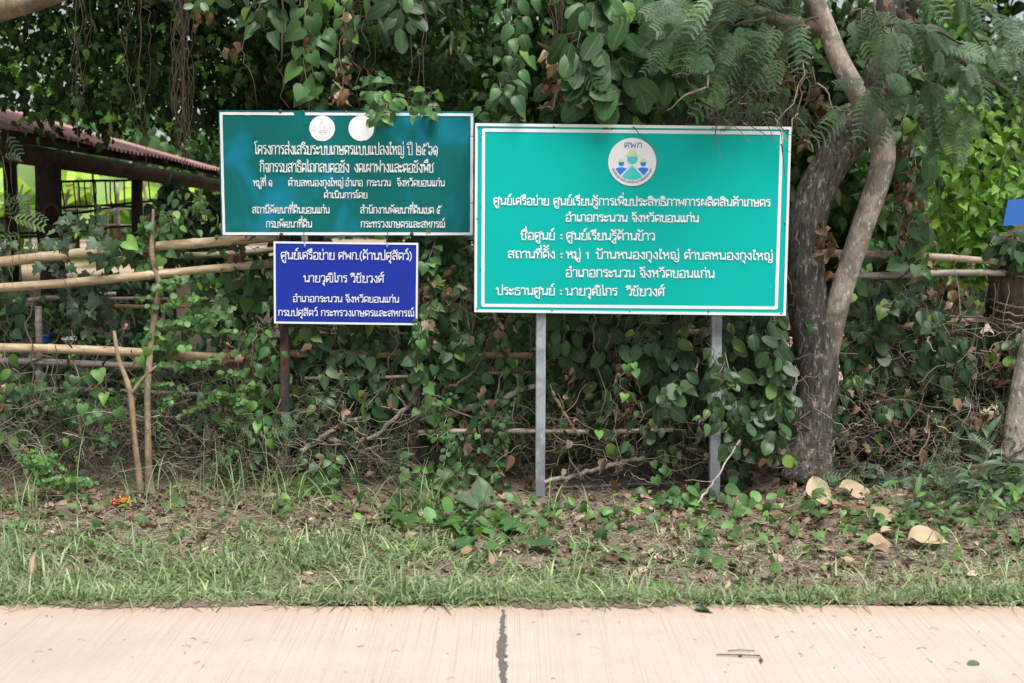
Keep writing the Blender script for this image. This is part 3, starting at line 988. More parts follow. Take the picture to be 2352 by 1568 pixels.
band(F1, b, o1[0], o1[1], i1[0], i1[1], 0.0, 0.29, 0.0022, 22)
band(F1, b, o1[0], o1[1], i1[0], i1[1], 0.335, 1.0, 0.0022, 30)
for a, c in ((1, 2), (2, 3), (3, 0)):
    band(F1, b, o1[a], o1[c], i1[a], i1[c], 0.0, 1.0, 0.0022, 26)
b.build('border', M['sign_white'], s1, smooth=False)
M['edge_metal'] = plain('edge_metal', (0.09, 0.075, 0.07), 0.7, 0.4, 0.4)
frame_back(s1, F1, C1, M['edge_metal'])
for txt in [("โครงการส่งเสริมระบบเกษตรแบบแปลงใหญ่", 991, 1571, 599, 601, 37, 3.4), ("ปี ๒๕๖๑", 1585, 1702, 601, 602, 37, 3.4),
            ("กิจกรรมสาธิตไถกลบตอซัง", 1011, 1357, 668, 669, 36, 3.4), ("งดเผาฟางและตอซังพืช", 1378, 1686, 669, 670, 36, 3.4),
            ("หมู่ที่ ๑", 985, 1059, 723, 723, 25, 2.8), ("ตำบลหนองกุงใหญ่", 1121, 1335, 723, 723, 25, 2.8), ("อำเภอ", 1343, 1410, 723, 723, 25, 2.8),
            ("กระนวน", 1427, 1519, 723, 723, 25, 2.8), ("จังหวัดขอนแก่น", 1544, 1729, 723, 724, 25, 2.8), ("ดำเนินการโดย", 1260, 1428, 770, 770, 24, 2.8),
            ("สถานีพัฒนาที่ดินขอนแก่น", 981, 1281, 829, 829, 26, 2.9), ("สำนักงานพัฒนาที่ดินเขต ๕", 1401, 1717, 829, 830, 26, 2.9),
            ("กรมพัฒนาที่ดิน", 1035, 1213, 884, 884, 26, 2.9), ("กระทรวงเกษตรและสหกรณ์", 1403, 1730, 884, 885, 26, 2.9)]:
    b = MB(); F1.text(b, *txt); b.build('lettering', M['letter'], s1, smooth=False)
for cx in (1253.5, 1406):
    b = MB()
    th = np.linspace(0, 2 * math.pi, 60, endpoint=False)
    rr = 50 - np.where(RNG.random(60) < 0.12, RNG.uniform(1, 3.5, 60), RNG.uniform(0, 0.5, 60))
    F1.poly(b, [(cx + r * math.cos(t), 498.5 + r * math.sin(t)) for r, t in zip(rr, th)], 0.0024)
    e1 = b.build('emblem_disc', M['disc_white'], s1, smooth=False)
    if cx < 1300:                                   # faint remains of the old print
        M['print_red'] = plain('faded_red_print', (0.62, 0.50, 0.55), 0.6)
        M['print_grey'] = plain('faded_grey_print', (0.56, 0.57, 0.64), 0.6)
        b = MB()
        sk = [[(1226, 486), (1222, 520)], [(1223, 500), (1217, 490)], [(1222, 508), (1214, 502)], [(1281, 488), (1282, 520)], [(1288, 488), (1289, 520)], [(1275, 492), (1276, 512)],
              [(1246, 508), (1244, 488), (1252, 470), (1260, 486), (1258, 508)], [(1250, 478), (1254, 466), (1256, 480)], [(1263, 505), (1266, 484), (1270, 504)], [(1240, 512), (1272, 514)], [(1242, 518), (1256, 524), (1270, 518)]]
        F1.strokes(b, [chaikin(np.array(s, float)) for s in sk], 0.7, 0.0034)
        b.build('faded_print', M['print_grey'], e1, smooth=False)
        b = MB()
        F1.strokes(b, [np.array([(1240, 509), (1252, 506), (1272, 509)], float), np.array([(1243, 514), (1270, 514)], float)] + [np.array([(1253.5 + 40 * math.cos(t), 498 + 37 * math.sin(t)), (1253.5 + 40 * math.cos(t), 498 + 43 * math.sin(t))]) for t in np.radians(np.arange(40, 142, 7))], 0.8, 0.0034)
        b.build('faded_print', M['print_red'], e1, smooth=False)
for x, y in ((1091, 432), (1600, 435), (1095, 912), (1602, 910)):
    knob(s1, F1, x, y, 7.5, 0.002, M['rust'], 'bolt')
for x, y in ((1182, 431), (1347, 433), (1835, 435), (1827, 795)):
    knob(s1, F1, x, y, 2.6, 0.002, M['screw'])
for x0, x1 in ((651, 655), (953, 957)):
    post(s1, x0, 262, x1, 1125, 20, 7.205, 0.045, M['rusty_post'])

# ---- hanging blue sign
F2 = Face(7.11)
C2 = [(1064, 938), (1628, 944), (1625, 1265), (1066, 1258)]
s2 = thing('notice_board', 'dark blue board with white Thai lettering hanging beneath the teal one', 'sign', F2.at(1345, 1262))
b = MB(); F2.slab(b, C2, 0.0, -0.004); b.build('panel', M['sign_blue'], s2, smooth=False)
b = MB()
o2, i2 = inset(C2, 0.5, 0.5, 0.5, 0.5), inset(C2, 8, 8, 8, 8)
for a, c in ((0, 1), (1, 2), (2, 3), (3, 0)):
    F2.slab(b, [o2[a], o2[c], i2[c], i2[a]], 0.0022, 0.0004)
b.build('border', M['sign_white'], s2, smooth=False)
for txt in [("ศูนย์เครือข่าย ศพก.(ด้านปศุสัตว์)", 1092, 1601, 1007, 1010, 30, 3.5), ("นายวุฒิไกร วิชัยวงศ์", 1181, 1492, 1096, 1098, 28.5, 3.4),
            ("อำเภอกระนวน จังหวัดขอนแก่น", 1139, 1551, 1173, 1176, 24, 3.0), ("กรมปศุสัตว์ กระทรวงเกษตรและสหกรณ์", 1082, 1610, 1227, 1230, 24, 3.0)]:
    b = MB(); F2.text(b, *txt); b.build('lettering', M['letter'], s2, smooth=False)
for xa, xb in ((1182, 1186), (1508, 1506)):
    b = MB()
    b.tube([F1.at(xa, 898, 0.004), F1.at(xa + 1, 915, 0.008), F2.at(xb - 2, 935, 0.004), F2.at(xb, 950, 0.004)], 0.0016, 5)
    b.build('hanging_wire', M['wire'], s2)
    b = MB()
    c = F2.at(xb, 955)
    b.tube([c + (0, -0.003, 0.014), c + (0, -0.004, 0.0), c + (0, -0.003, -0.014)], [0.004, 0.007, 0.004], 8)
    b.build('clear_tape_patch', plain('tape', (0.25, 0.30, 0.55), 0.25), s2)
b = MB()
yy_ = np.linspace(1030, 1148, 50)
hw_ = np.clip(RNG.normal(0.8, 0.9, 50), 0.12, 2.2)
xx_ = 1571 + np.cumsum(RNG.normal(0, 0.5, 50))
b.add([F2.at(x, y, 0.003) for x, y in zip(np.concatenate([xx_ - hw_, xx_ + hw_]), np.concatenate([yy_, yy_]))], [(i, i + 1, 51 + i, 50 + i) for i in range(49)])
b.build('rust_streak', M['rust'], s2, smooth=False)

# ---- right bright green sign
F3 = Face(6.86)
zx = lambda x, y: (1800 + x * 0.56548, 440 + y * 0.56548)
C3 = [zx(88, 70), zx(2260, 95), zx(2221, 1391), zx(82, 1366)]
s3 = thing('notice_board', 'large bright green board with round farmer emblem on two grey steel posts', 'sign', P(1444, 1150, 6.93) * (1, 1, 0))
b = MB(); F3.slab(b, C3, 0.0, -0.012); b.build('panel', M['sign_green'], s3, smooth=False)
b = MB()
i3 = inset(C3, 9, 10, 9, 9)
for a, c in ((0, 1), (1, 2), (2, 3), (3, 0)):
    F3.slab(b, [inset(C3, -1, -1, -1, -1)[a], inset(C3, -1, -1, -1, -1)[c], i3[c], i3[a]], 0.004, -0.014)
b.build('edge_frame', M['sign_white'], s3, smooth=False)


def round_rect(c4, r, n=6):
    c4 = [np.array(p, float) for p in c4]
    out = []
    for i in range(4):
        p, a, c = c4[i], c4[i - 1], c4[(i + 1) % 4]
        ua, uc = nrm(a - p), nrm(c - p)
        for t in np.linspace(0, math.pi / 2, n):
            out.append(p + ua * r * (1 - math.sin(t)) + uc * r * (1 - math.cos(t)))
    return np.array(out)


oo = round_rect([zx(133, 104), zx(2206, 125), zx(2168, 1351), zx(128, 1332)], 9)
ii = round_rect([zx(154, 127), zx(2183, 148), zx(2146, 1329), zx(150, 1310)], 2)
v = np.array([F3.at(x, y, 0.0025) for x, y in np.vstack([oo, ii])])
n = len(oo)
b = MB(); b.add(v, [(i, (i + 1) % n, n + (i + 1) % n, n + i) for i in range(n)])
b.build('border', M['sign_white'], s3, smooth=False)
for s, xa, xb, ya, yb, hh in [("ศูนย์เครือข่าย", 210, 590, 628, 631, 53), ("ศูนย์เรียนรู้การเพิ่มประสิทธิภาพการผลิตสินค้าเกษตร", 622, 2113, 631, 640, 53),
                              ("อำเภอกระนวน จังหวัดขอนแก่น", 706, 1620, 742, 748, 52), ("ชื่อศูนย์", 398, 630, 868, 869, 55), (":", 664, 690, 869, 869, 55), ("ศูนย์เรียนรู้ด้านข้าว", 710, 1318, 869, 873, 55),
                              ("สถานที่ตั้ง", 308, 632, 995, 997, 54), (":", 664, 690, 998, 998, 55), ("หมู่ 1", 710, 872, 997, 999, 54), ("บ้านหนองกุงใหญ่", 915, 1486, 999, 1003, 54), ("ตำบลหนองกุงใหญ่", 1522, 2130, 1003, 1009, 54),
                              ("อำเภอกระนวน จังหวัดขอนแก่น", 706, 1728, 1124, 1131, 56), ("ประธานศูนย์", 230, 630, 1247, 1250, 55), (":", 660, 686, 1250, 1250, 55), ("นายวุฒิไกร", 706, 1060, 1251, 1253, 56), ("วิชัยวงศ์", 1126, 1384, 1254, 1256, 56)]:
    b = MB()
    (x0, y0), (x1, y1) = zx(xa, ya), zx(xb, yb)
    F3.text(b, s, x0, x1, y0, y1, hh * 0.5655, 4.4, 0.003)
    b.build('lettering', M['letter'], s3, smooth=False)
# emblem (measures from a 6.534 x enlargement at 2300, 500)
ez = lambda x, y: (2300 + x / 6.534, 500 + y / 6.534)
b = MB(); F3.disc(b, *ez(1054, 857), 94.5, 0.0020, 60); e0 = b.build('emblem_shadow', M['letter_dark'], s3, smooth=False)  # slate disc set off to the lower right, painted as the emblem's shadow crescent
b = MB(); F3.disc(b, *ez(1044, 846), 93.5, 0.0026, 60); e = b.build('emblem_disc', M['sign_white'], s3, smooth=False)
b = MB()
for ch, x0, x1 in (('ศ', 838, 955), ('พ', 985, 1120), ('ก', 1160, 1276)):
    F3.text(b, ch, *(2300 + np.array((x0, x1)) / 6.534), 500 + 486 / 6.534, 500 + 486 / 6.534, 21.5, 3.0, 0.0034)
ln, tot = thai("ศูนย์เรียนรู้การเพิ่มประสิทธิภาพการผลิตสินค้าเกษตร")
cx, cy = ez(1044, 846)
sl = []
for p in ln:
    th = math.radians(161) - p[:, 0] / tot * math.radians(142)
    rr = 82.5 - p[:, 1] * 6.2
    sl.append(np.stack([cx + rr * np.cos(th), cy + rr * np.sin(th)], -1))
F3.strokes(b, sl, 0.5, 0.0034)
b.build('lettering', M['letter_dark'], e, smooth=False)
hat = lambda cx, yb, w, t, h: [(cx - w, yb), (cx - w * .72, yb - h * .14), (cx - w * .5, yb - h * .42), (cx - t, yb - h), (cx + t, yb - h), (cx + w * .5, yb - h * .42), (cx + w * .72, yb - h * .14), (cx + w, yb)]
b = MB()
for cxh, yb, w, t, h in ((1046, 707, 226, 74, 164), (765, 848, 120, 42, 92), (1322, 853, 120, 42, 92)):
    F3.poly(b, [ez(*p) for p in hat(cxh, yb, w, t, h)], 0.0036)
b.build('hat', M['hat'], e, smooth=False)


def chord(cx, cy, r, ycut):
    a = math.asin((ycut - cy) / r)
    return [(cx + r * math.cos(t), cy + r * math.sin(t)) for t in np.linspace(a, math.pi - a, 24)]


b = MB()
F3.poly(b, [ez(*p) for p in chord(1046, 772, 133, 708)], 0.0034)
arc = [(1044, 935)] + [(1044 + 455 * math.cos(t), 848 + 457 * math.sin(t)) for t in np.linspace(math.radians(54), math.radians(127), 20)]
F3.poly(b, [ez(*p) for p in arc], 0.0034)
b.build('figure', M['figure_teal'], e, smooth=False)
for s, cxh, yb in ((-1, 765, 848), (1, 1322, 853)):
    b = MB()
    F3.poly(b, [ez(*p) for p in chord(cxh, yb + 34, 72, yb + 2)], 0.0034)
    sh = [(cxh - 143, yb + 168)] + [(cxh - 143 + 286 * t, yb + 168 - 38 * math.sin(math.pi * t)) for t in np.linspace(0.05, 0.95, 10)] + [(cxh + 143, yb + 168)]
    tipx = cxh - 26 if s < 0 else cxh + 16
    sh += [(cxh + 60 if s < 0 else cxh + 90, yb + 250), (tipx, yb + 338), (cxh - 90 if s < 0 else cxh - 60, yb + 255)]
    F3.poly(b, [ez(*p) for p in sh], 0.0034)
    b.build('figure', M['figure_blue'], e, smooth=False)
for x, y in ((107, 92), (628, 95), (1174, 99), (1718, 104), (2240, 121), (102, 722), (2219, 750), (100, 1341), (615, 1352), (1151, 1358), (1690, 1364), (2191, 1375)):
    knob(s3, F3, *zx(x, y), 4.0, 0.003, M['screw'] if (x + y) % 3 else M['rust'])
post(s3, 1243, 600, 1240, 1152, 22.5, 6.90, 0.05, M['steel'])
post(s3, 1647, 600, 1641, 1130, 24, 6.95, 0.05, M['steel'])
for ya, yb in ((245, 265), (508, 528), (753, 772)):      # wire ties between the two boards
    b = MB()
    b.tube(wig(F1.at(1826, 280 + ya, 0.003), F3.at(1870, 275 + yb, 0.006), 6, 0.004), 0.0017, 5)
    b.build('wire_tie', M['wire'], s3)

# ---- blue board at the right edge
F4 = Face(7.25)
s4 = thing('notice_board', 'plain light blue board corner cut off by the right edge of the picture', 'sign', F4.at(3990, 890))
M['light_blue'] = paint('light_blue_paint', (0.045, 0.165, 0.52), 0.5, 0.06, 8, None, 0.15)
b = MB(); F4.slab(b, [(3922, 778), (4330, 742), (4320, 850), (3902, 878)], 0.0, -0.012); b.build('panel', M['light_blue'], s4, smooth=False)
post(s4, 2440, 455, 2440, 1010, 26, 7.29, 0.05, M['timber'])
# ------------------------------------------------------------------ bamboo fence


def culm(mb, x0, y0, Y0, x1, y1, Y1, wpx0, wpx1=None, seg=0.42, bow=0.0, flat=False):
    """a bamboo pole with swollen joints between two picture points"""
    a, c = P(x0, y0, Y0), P(x1, y1, Y1)
    w0, w1 = PX(wpx0, Y0) * 0.45, PX(wpx1 or wpx0, Y1) * 0.45
    ln = np.linalg.norm(c - a)
    nodes = np.arange(RNG.uniform(0.05, 0.3), ln, seg * RNG.uniform(0.85, 1.15))
    t = [0.0, ln]
    for s in nodes:
        t += [s - 0.022, s - 0.007, s, s + 0.006, s + 0.02]
    t = np.unique(np.clip(np.concatenate([t, np.linspace(0, ln, 9)]), 0, ln))
    u = t / ln
    p = a + (c - a) * u[:, None]
    ph = RNG.uniform(0, 6)
    p[:, 2] += bow * np.sin(math.pi * u) + 0.008 * np.sin(u * 5 + ph)
    p[:, 1] += 0.012 * np.sin(u * 4 + ph)
    r = w0 + (w1 - w0) * u
    nd = np.array([np.min(np.abs(t_ - nodes)) if len(nodes) else 9 for t_ in t])
    r = r * np.where(nd < 0.003, 1.06, np.where(nd < 0.009, 1.13, 1.0))
    k = 4 if flat else 12
    n0 = mb.n
    mb.tube(p, r, k, True, (0.5, 0.5, 0.0))
    a_ = np.array(mb.a[-1]).copy()
    wv = np.repeat(np.where(nd < 0.003, 0.7, 0.0), k)
    a_[:len(wv), 2] = wv
    mb.a[-1] = a_


def rail(parent, m, *args, **kw):
    b = MB()
    culm(b, *args, **kw)
    return b.build('rail', M[m], parent)


fence_l = thing('bamboo_fence', 'split and round bamboo rail fence left of the blue board, yellow poles above grey ones', 'fence', P(330, 1040, 7.7) * (1, 1, 0))
for a in [('bamboo', -120, 614, 7.55, 640, 540, 7.42, 27, 25), ('bamboo_grey', 400, 589, 7.72, 720, 566, 7.72, 17, 15), ('bamboo', -120, 668, 7.38, 640, 607, 7.38, 23, 21),
          ('bamboo_old', -120, 702, 7.75, 265, 676, 7.75, 15, 11), ('bamboo_old', 250, 686, 7.66, 615, 694, 7.66, 8, 8), ('bamboo_brown', 265, 699, 7.68, 615, 708, 7.68, 10, 10),
          ('bamboo', -120, 794, 7.36, 560, 822, 7.4, 24, 24), ('bamboo_brown', 480, 818, 7.62, 1110, 832, 7.66, 24, 20), ('bamboo_old', -120, 830, 7.62, 600, 842, 7.66, 19, 17),
          ('bamboo_old', -120, 893, 7.9, 500, 905, 7.9, 15, 14)]:
    rail(fence_l, *a)
for x in (90, 700):
    b = MB(); culm(b, x, 520 if x > 300 else 700, 7.68, x + 4, 1120, 7.68, 17); b.build('fence_post', M['bamboo_old'], fence_l)
fence_r = thing('bamboo_fence', 'weathered bamboo rail fence running behind the green board to the vine-clad trunk', 'fence', P(1700, 1040, 7.9) * (1, 1, 0))
for a in [('bamboo_grey', 700, 866, 7.28, 1250, 858, 7.28, 9, 8), ('bamboo_brown', 640, 816, 7.3, 1500, 812, 7.3, 20, 18), ('bamboo_brown', 1380, 770, 7.36, 1830, 764, 7.36, 20, 18),
          ('bamboo_brown', 1360, 806, 7.4, 1900, 800, 7.4, 18, 16), ('bamboo_grey', 960, 996, 7.1, 1545, 984, 7.1, 14, 12), ('bamboo_old', 1030, 1121, 7.2, 1560, 1113, 7.2, 11, 9),
          ('bamboo_grey', 1850, 576, 7.4, 2310, 601, 7.36, 20, 17), ('bamboo_old', 1850, 633, 7.43, 2310, 628, 7.36, 19, 17), ('bamboo', 2060, 747, 7.5, 2330, 734, 7.5, 15, 14),
          ('bamboo_brown', 1900, 828, 7.85, 2345, 812, 7.85, 17, 16), ('bamboo_brown', 960, 652, 7.9, 1120, 650, 7.9, 15, 13), ('bamboo_brown', 1880, 904, 7.9, 2340, 895, 7.9, 16, 15)]:
    rail(fence_r, *a)
for x in (1130, 1480, 1700, 2060):
    b = MB(); culm(b, x, 560, 7.84, x + 3, 1110, 7.84, 16); b.build('fence_post', M['bamboo_old'], fence_r)

# fallen dead branches lying in the hedge
DB = [('thick peeling dead branch slanting up between the rusty post and the grey post', [(985, 960, 7.2), (1080, 935, 7.2), (1150, 920, 7.2), (1200, 893, 7.2), (1300, 868, 7.22), (1388, 846, 7.25)], 17, 11),
      ('pale broken branch below the blue board crossing low behind the vines', [(690, 1035, 7.2), (745, 1000, 7.2), (800, 965, 7.25), (840, 955, 7.3)], 12, 8),
      ('bent brown branch curving up towards the rusty right-hand post', [(755, 1010, 7.25), (800, 1022, 7.22), (860, 1003, 7.2), (930, 940, 7.2), (1000, 880, 7.25)], 13, 9),
      ('slim grey branch hanging down from the green board between its posts', [(1300, 915, 7.15), (1330, 850, 7.15), (1352, 800, 7.18), (1385, 740, 7.22)], 8, 4),
      ('grey snapped branch rising on the right of the first grey steel post', [(1268, 900, 7.0), (1300, 955, 7.0), (1330, 1000, 7.02)], 9, 7),
      ('long dead branch resting low on the ground between the two grey steel posts', [(1230, 1110, 7.1), (1330, 1090, 7.08), (1420, 1062, 7.05), (1480, 1050, 7.05)], 13, 9),
      ('curved dry stick leaning from the verge towards the second grey steel post', [(1560, 1215, 6.55), (1600, 1160, 6.6), (1650, 1090, 6.7), (1700, 1010, 6.85)], 6, 3.5),
      ('straight brown stick standing in the vines left of the first grey steel post', [(1030, 890, 7.1), (1085, 860, 7.1), (1110, 810, 7.12), (1140, 740, 7.2)], 7, 4)]
for lab, pts, w0, w1 in DB:
    p = np.array([P(*q) for q in pts])
    t = np.linspace(0, len(p) - 1, 26)
    q = np.stack([np.interp(t, np.arange(len(p)), p[:, k]) for k in range(3)], -1)
    q[1:-1] = (q[:-2] + q[1:-1] * 2 + q[2:]) / 4
    q[1:-1] += RNG.normal(0, 0.004, (24, 3))
    b = MB()
    r = np.linspace(PX(w0, 7) / 2, PX(w1, 7) / 2, 26) * (1 + RNG.normal(0, 0.06, 26))
    b.tube(q, r, 8)
    for _ in range(3):
        i = RNG.integers(4, 22)
        e = q[i] + RNG.normal(0, 0.08, 3) + (0, 0, 0.05)
        b.tube(wig(q[i], e, 5, 0.008), np.linspace(r[i] * 0.5, 0.002, 5), 5)
    o = b.build('dead_branch', M['bark_grey'] if w0 > 11 else M['bark_grey'] if w0 == 6 else M['bark_tan'] if w0 == 9 else M['bark_brown'], None, True, q[0])
    tag(o, lab, 'branch')

# ------------------------------------------------------------------ forked tree beside the green board
tree = thing('tree', 'forked tree beside the green board, one trunk dark, the other pale and crooked', 'tree', P(1858, 1085, 7.3) * (1, 1, 0) + (0, 0, 0.02))


def limb(mb, pts, k=16, n=60, rough=0.05):
    p = np.array([P(x, y, Y) for x, y, Y, r in pts])
    r = np.array([PX(r, Y) for x, y, Y, r in pts])
    s = np.concatenate([[0], np.cumsum(np.linalg.norm(np.diff(p, axis=0), axis=1))])
    t = np.linspace(0, s[-1], n)
    q = np.stack([np.interp(t, s, p[:, j]) for j in range(3)], -1)
    rr = np.interp(t, s, r)
    for _ in range(3):
        q[1:-1] = (q[:-2] + q[1:-1] * 2 + q[2:]) / 4
        rr[1:-1] = (rr[:-2] + rr[1:-1] * 2 + rr[2:]) / 4
    i0 = mb.n
    mb.tube(q, rr, k)
    v = mb.v[-1]
    m = n * k
    ring = np.repeat(q, k, 0)
    ph = np.tile(np.linspace(0, 2 * math.pi, k, endpoint=False), n)
    tt = np.repeat(t, k)
    f = 1 + rough * (np.sin(3 * ph + tt * 2.1) + 0.7 * np.sin(5 * ph - tt * 3.7 + 1) + 0.5 * np.sin(2 * ph + tt * 9)) + RNG.normal(0, rough * 0.25, m)
    v[:m] = ring + (v[:m] - ring) * f[:, None]
    return q


b = MB()
limb(b, [(1852, 1105, 7.28, 70.7), (1855, 1070, 7.3, 50.2), (1862, 980, 7.3, 45.6), (1883, 880, 7.3, 46.5), (1880, 800, 7.3, 52.1), (1862, 720, 7.3, 46.5), (1850, 600, 7.3, 43.7), (1856, 480, 7.3, 42.8), (1890, 400, 7.3, 41.9), (1942, 320, 7.32, 43.7), (1985, 262, 7.38, 42.8), (2020, 180, 7.5, 37.2), (2040, 60, 7.6, 33.5), (2060, -60, 7.7, 28.2), (2060, -260, 7.8, 22.9), (2000, -600, 7.9, 12.3)], rough=0.06)
b.build('trunk', M['bark_dark'], tree)
b = MB()
limb(b, [(1880, 930, 7.42, 21.3), (1893, 850, 7.33, 25.4), (1908, 775, 7.24, 25.4), (1926, 690, 7.18, 27.0), (1950, 620, 7.16, 24.6), (1975, 540, 7.14, 25.4), (2008, 450, 7.12, 27.0), (2034, 370, 7.12, 27.8), (2030, 310, 7.12, 28.6), (2000, 258, 7.12, 27.0), (1962, 205, 7.12, 24.6), (1932, 150, 7.12, 22.9), (1908, 95, 7.12, 21.3), (1890, 40, 7.1, 20.5), (1860, -30, 7.05, 19.6), (1800, -140, 7.0, 17.2), (1700, -330, 6.9, 13.1), (1600, -600, 6.8, 6.5)], rough=0.035)
b.build('trunk', M['bark_grey'], tree)
b = MB()
limb(b, [(1900, 66, 7.12, 22), (1850, 62, 7.1, 18), (1790, 48, 7.05, 16), (1700, 10, 6.95, 14), (1560, -60, 6.9, 10)], 12, 30)
b.build('limb', M['bark_brown'], tree)
b = MB()
limb(b, [(2030, 90, 7.6, 22), (2080, 40, 7.6, 18), (2110, -40, 7.5, 16), (2200, -180, 7.4, 12)], 12, 30)
b.build('limb', M['bark_brown'], tree)
b = MB()
limb(b, [(2050, 20, 7.6, 14), (2180, 120, 7.3, 9), (2300, 200, 7.1, 5), (2400, 250, 7.0, 3)], 8, 30)
b.build('limb', M['bark_brown'], tree)
tw, fo = MB(), MB()
TP, TD = [], []
for x0, y0, x1, y1, Y, nf, lean in [(1700, 20, 1530, 60, 6.75, 26, -1), (1760, 40, 1520, 95, 6.6, 30, -1), (1780, 60, 1640, 150, 6.7, 24, -1), (1850, 30, 1600, -10, 6.8, 22, -1), (1860, 60, 1720, 110, 6.8, 22, -1),
                                    (1880, 40, 1800, 180, 6.85, 12, -1), (1960, 20, 2010, 100, 7.3, 14, 1), (2010, 0, 2080, 170, 7.2, 18, 1), (2040, 60, 2180, 130, 6.9, 24, 1), (2100, 40, 2260, 190, 6.9, 26, 1),
                                    (2140, -20, 2340, 90, 6.9, 24, 1), (1760, 110, 1660, 200, 6.9, 12, -1), (1600, -20, 1480, 30, 6.8, 20, -1), (1720, -30, 1560, 10, 6.6, 24, -1), (1990, 150, 2080, 280, 6.9, 16, 1),
                                    (2090, 160, 2240, 280, 7.0, 20, 1), (1970, 50, 2050, 60, 7.3, 14, 1), (1830, 190, 1700, 250, 6.95, 9, -1), (2220, 60, 2380, 160, 7.1, 18, 1), (1280, 130, 1340, 170, 6.9, 9, 1), (1300, 215, 1240, 240, 6.9, 8, -1),
                                    (1330, 240, 1390, 265, 6.9, 8, 1), (1960, 260, 1890, 240, 7.0, 7, -1), (2100, 250, 2200, 330, 7.05, 9, 1), (1850, -60, 1700, -40, 6.7, 22, -1), (2000, -80, 2150, -40, 6.8, 22, 1)]:
    w = wig(P(x0, y0, Y), P(x1, y1, Y - 0.1), 14, 0.02)
    tw.tube(w, np.linspace(0.008, 0.002, 14), 5)
    t = RNG.uniform(0.1, 1, nf) * 13
    p = np.stack([np.interp(t, np.arange(14), w[:, j]) for j in range(3)], -1) + RNG.normal(0, 0.03, (nf, 3))
    d = nrm(w[-1] - w[0])
    TP.append(p)
    TD.append(nrm(d * 0.9 + np.array((0, -0.25, -0.35)) + RNG.normal(0, 0.55, (nf, 3))))
TP, TD = np.vstack(TP), np.vstack(TD)
TPd = 784 - FPX * ((TP[:, 2] - CAMZ) * CT + TP[:, 1] * ST) / (TP[:, 1] * CT - (TP[:, 2] - CAMZ) * ST)
TPx = 1176 + FPX * TP[:, 0] / (TP[:, 1] * CT - (TP[:, 2] - CAMZ) * ST)
ok_ = ~((TPd > 215) & (TPx < 1640)) & ~((TPd > 255) & (TPx < 1830))
ok_ &= RNG.random(len(TP)) < 0.72
TP, TD = TP[ok_], TD[ok_]
put_fronds(fo, TP, TD, rdir(len(TP), (0, -0.75, 0.7), 0.4), RNG.uniform(0.10, 0.21, len(TP)))
for i in range(420):                               # crown above the picture
    pass
hp = np.stack([RNG.uniform(0.4, 4.2, 260), RNG.uniform(6.6, 9.0, 260), RNG.uniform(3.4, 5.0, 260)], -1)
put_leaves(fo, 'card', hp, rdir(260, (0, 0, -0.6), 0.7), rdir(260, (0, -0.4, 0.9), 0.4), RNG.uniform(0.12, 0.24, 260))
for i in range(120):                               # fine bare twigs under the crown
    x, y = RNG.uniform(1530, 1880), RNG.uniform(130, 300)
    a = P(x, y, RNG.uniform(6.95, 7.6))
    tw.tube(wig(a, a + rdir(1, (-0.2, 0, -0.6), 0.6)[0] * RNG.uniform(0.15, 0.5), 8, 0.02), np.linspace(RNG.uniform(0.003, 0.008), 0.0015, 8), 4, False)
tw.build('twigs', M['twig'], tree)
fo.build('foliage', M['frond'], tree)

# vine-clad trunk and stump post at the right edge
t2 = thing('tree', 'brown rough trunk wrapped in vine stems near the right edge, behind the bamboo rails', 'tree', P(2335, 1040, 7.7) * (1, 1, 0))
b = MB()
limb(b, [(2345, 1060, 7.5, 50), (2345, 900, 7.5, 46), (2338, 760, 7.5, 48), (2322, 660, 7.5, 45), (2325, 570, 7.5, 43), (2345, 540, 7.52, 24), (2352, 520, 7.54, 8)], rough=0.08)
b.build('trunk', M['bark_brown'], t2)
b = MB()
for i in range(9):
    y0 = RNG.uniform(560, 850)
    p = np.array([P(2322 + 52 * math.cos(a), y0 - 24 * a / 2 + RNG.normal(0, 2), 7.5 - 0.13 * abs(math.sin(a))) for a in np.linspace(math.pi, 0, 12)])
    b.tube(p + (0, -0.02, 0), 0.006, 5)
b.build('vine_wrap', M['bark_tan'], t2)
b = MB()
limb(b, [(2322, 1060, 7.1, 26), (2335, 960, 7.1, 25), (2352, 860, 7.1, 25), (2372, 760, 7.1, 22)], 12, 30)
tag(b.build('stump_post', M['bark_grey'], None, True, P(2322, 1060, 7.1)), 'bare grey leaning trunk cut off by the right edge of the picture', 'tree trunk')

# ------------------------------------------------------------------ cattle shed
Yl = lambda dx: 4.532 / (0.0655 + (1176 - dx) / FPX)
E0, E1 = np.array((-3.91, 9.5, 2.285)), np.array((-3.53, 15.3, 2.115))
E0 = E0 - (E1 - E0) * 0.35
shed = thing('cattle_shed', 'open timber shed with a pink corrugated roof seen behind the left bamboo fence', 'shed', (-4.6, 12, float(gz(-4.6, 12))))
k = NT('pink_roof_sheet')
n1, n2 = k.noise(k.coord((1, 3, 1)), 1.4, 5, 0.6), k.noise(k.coord(), 14, 5, 0.6)
c = k.mix(k.ramp(n1, [(0.4, 0), (0.62, 1)]), (0.36, 0.17, 0.155), (0.50, 0.32, 0.295))
c = k.mix(k.ramp(n2, [(0.55, 0), (0.75, 0.6)]), c, (0.24, 0.14, 0.11))
k.col(c); k.rough(0.7)
M['roof'] = k.m
b = MB()
nu, nv = 700, 5
U = np.linspace(0, 1, nu)
up = np.array((-2.6, 0.45, 0.72))
ln = np.linalg.norm(E1 - E0)
rows = []
for v_ in np.linspace(0, 1, nv):
    p = E0 + (E1 - E0) * U[:, None] + up * v_
    p[:, 2] += 0.018 * np.sin(2 * math.pi * U * ln / 0.11) + 0.01 * np.sin(U * 19)
    rows.append(p)
for d in (0, -0.004):
    pass
i = np.arange(nv - 1)[:, None] * nu + np.arange(nu - 1)[None]
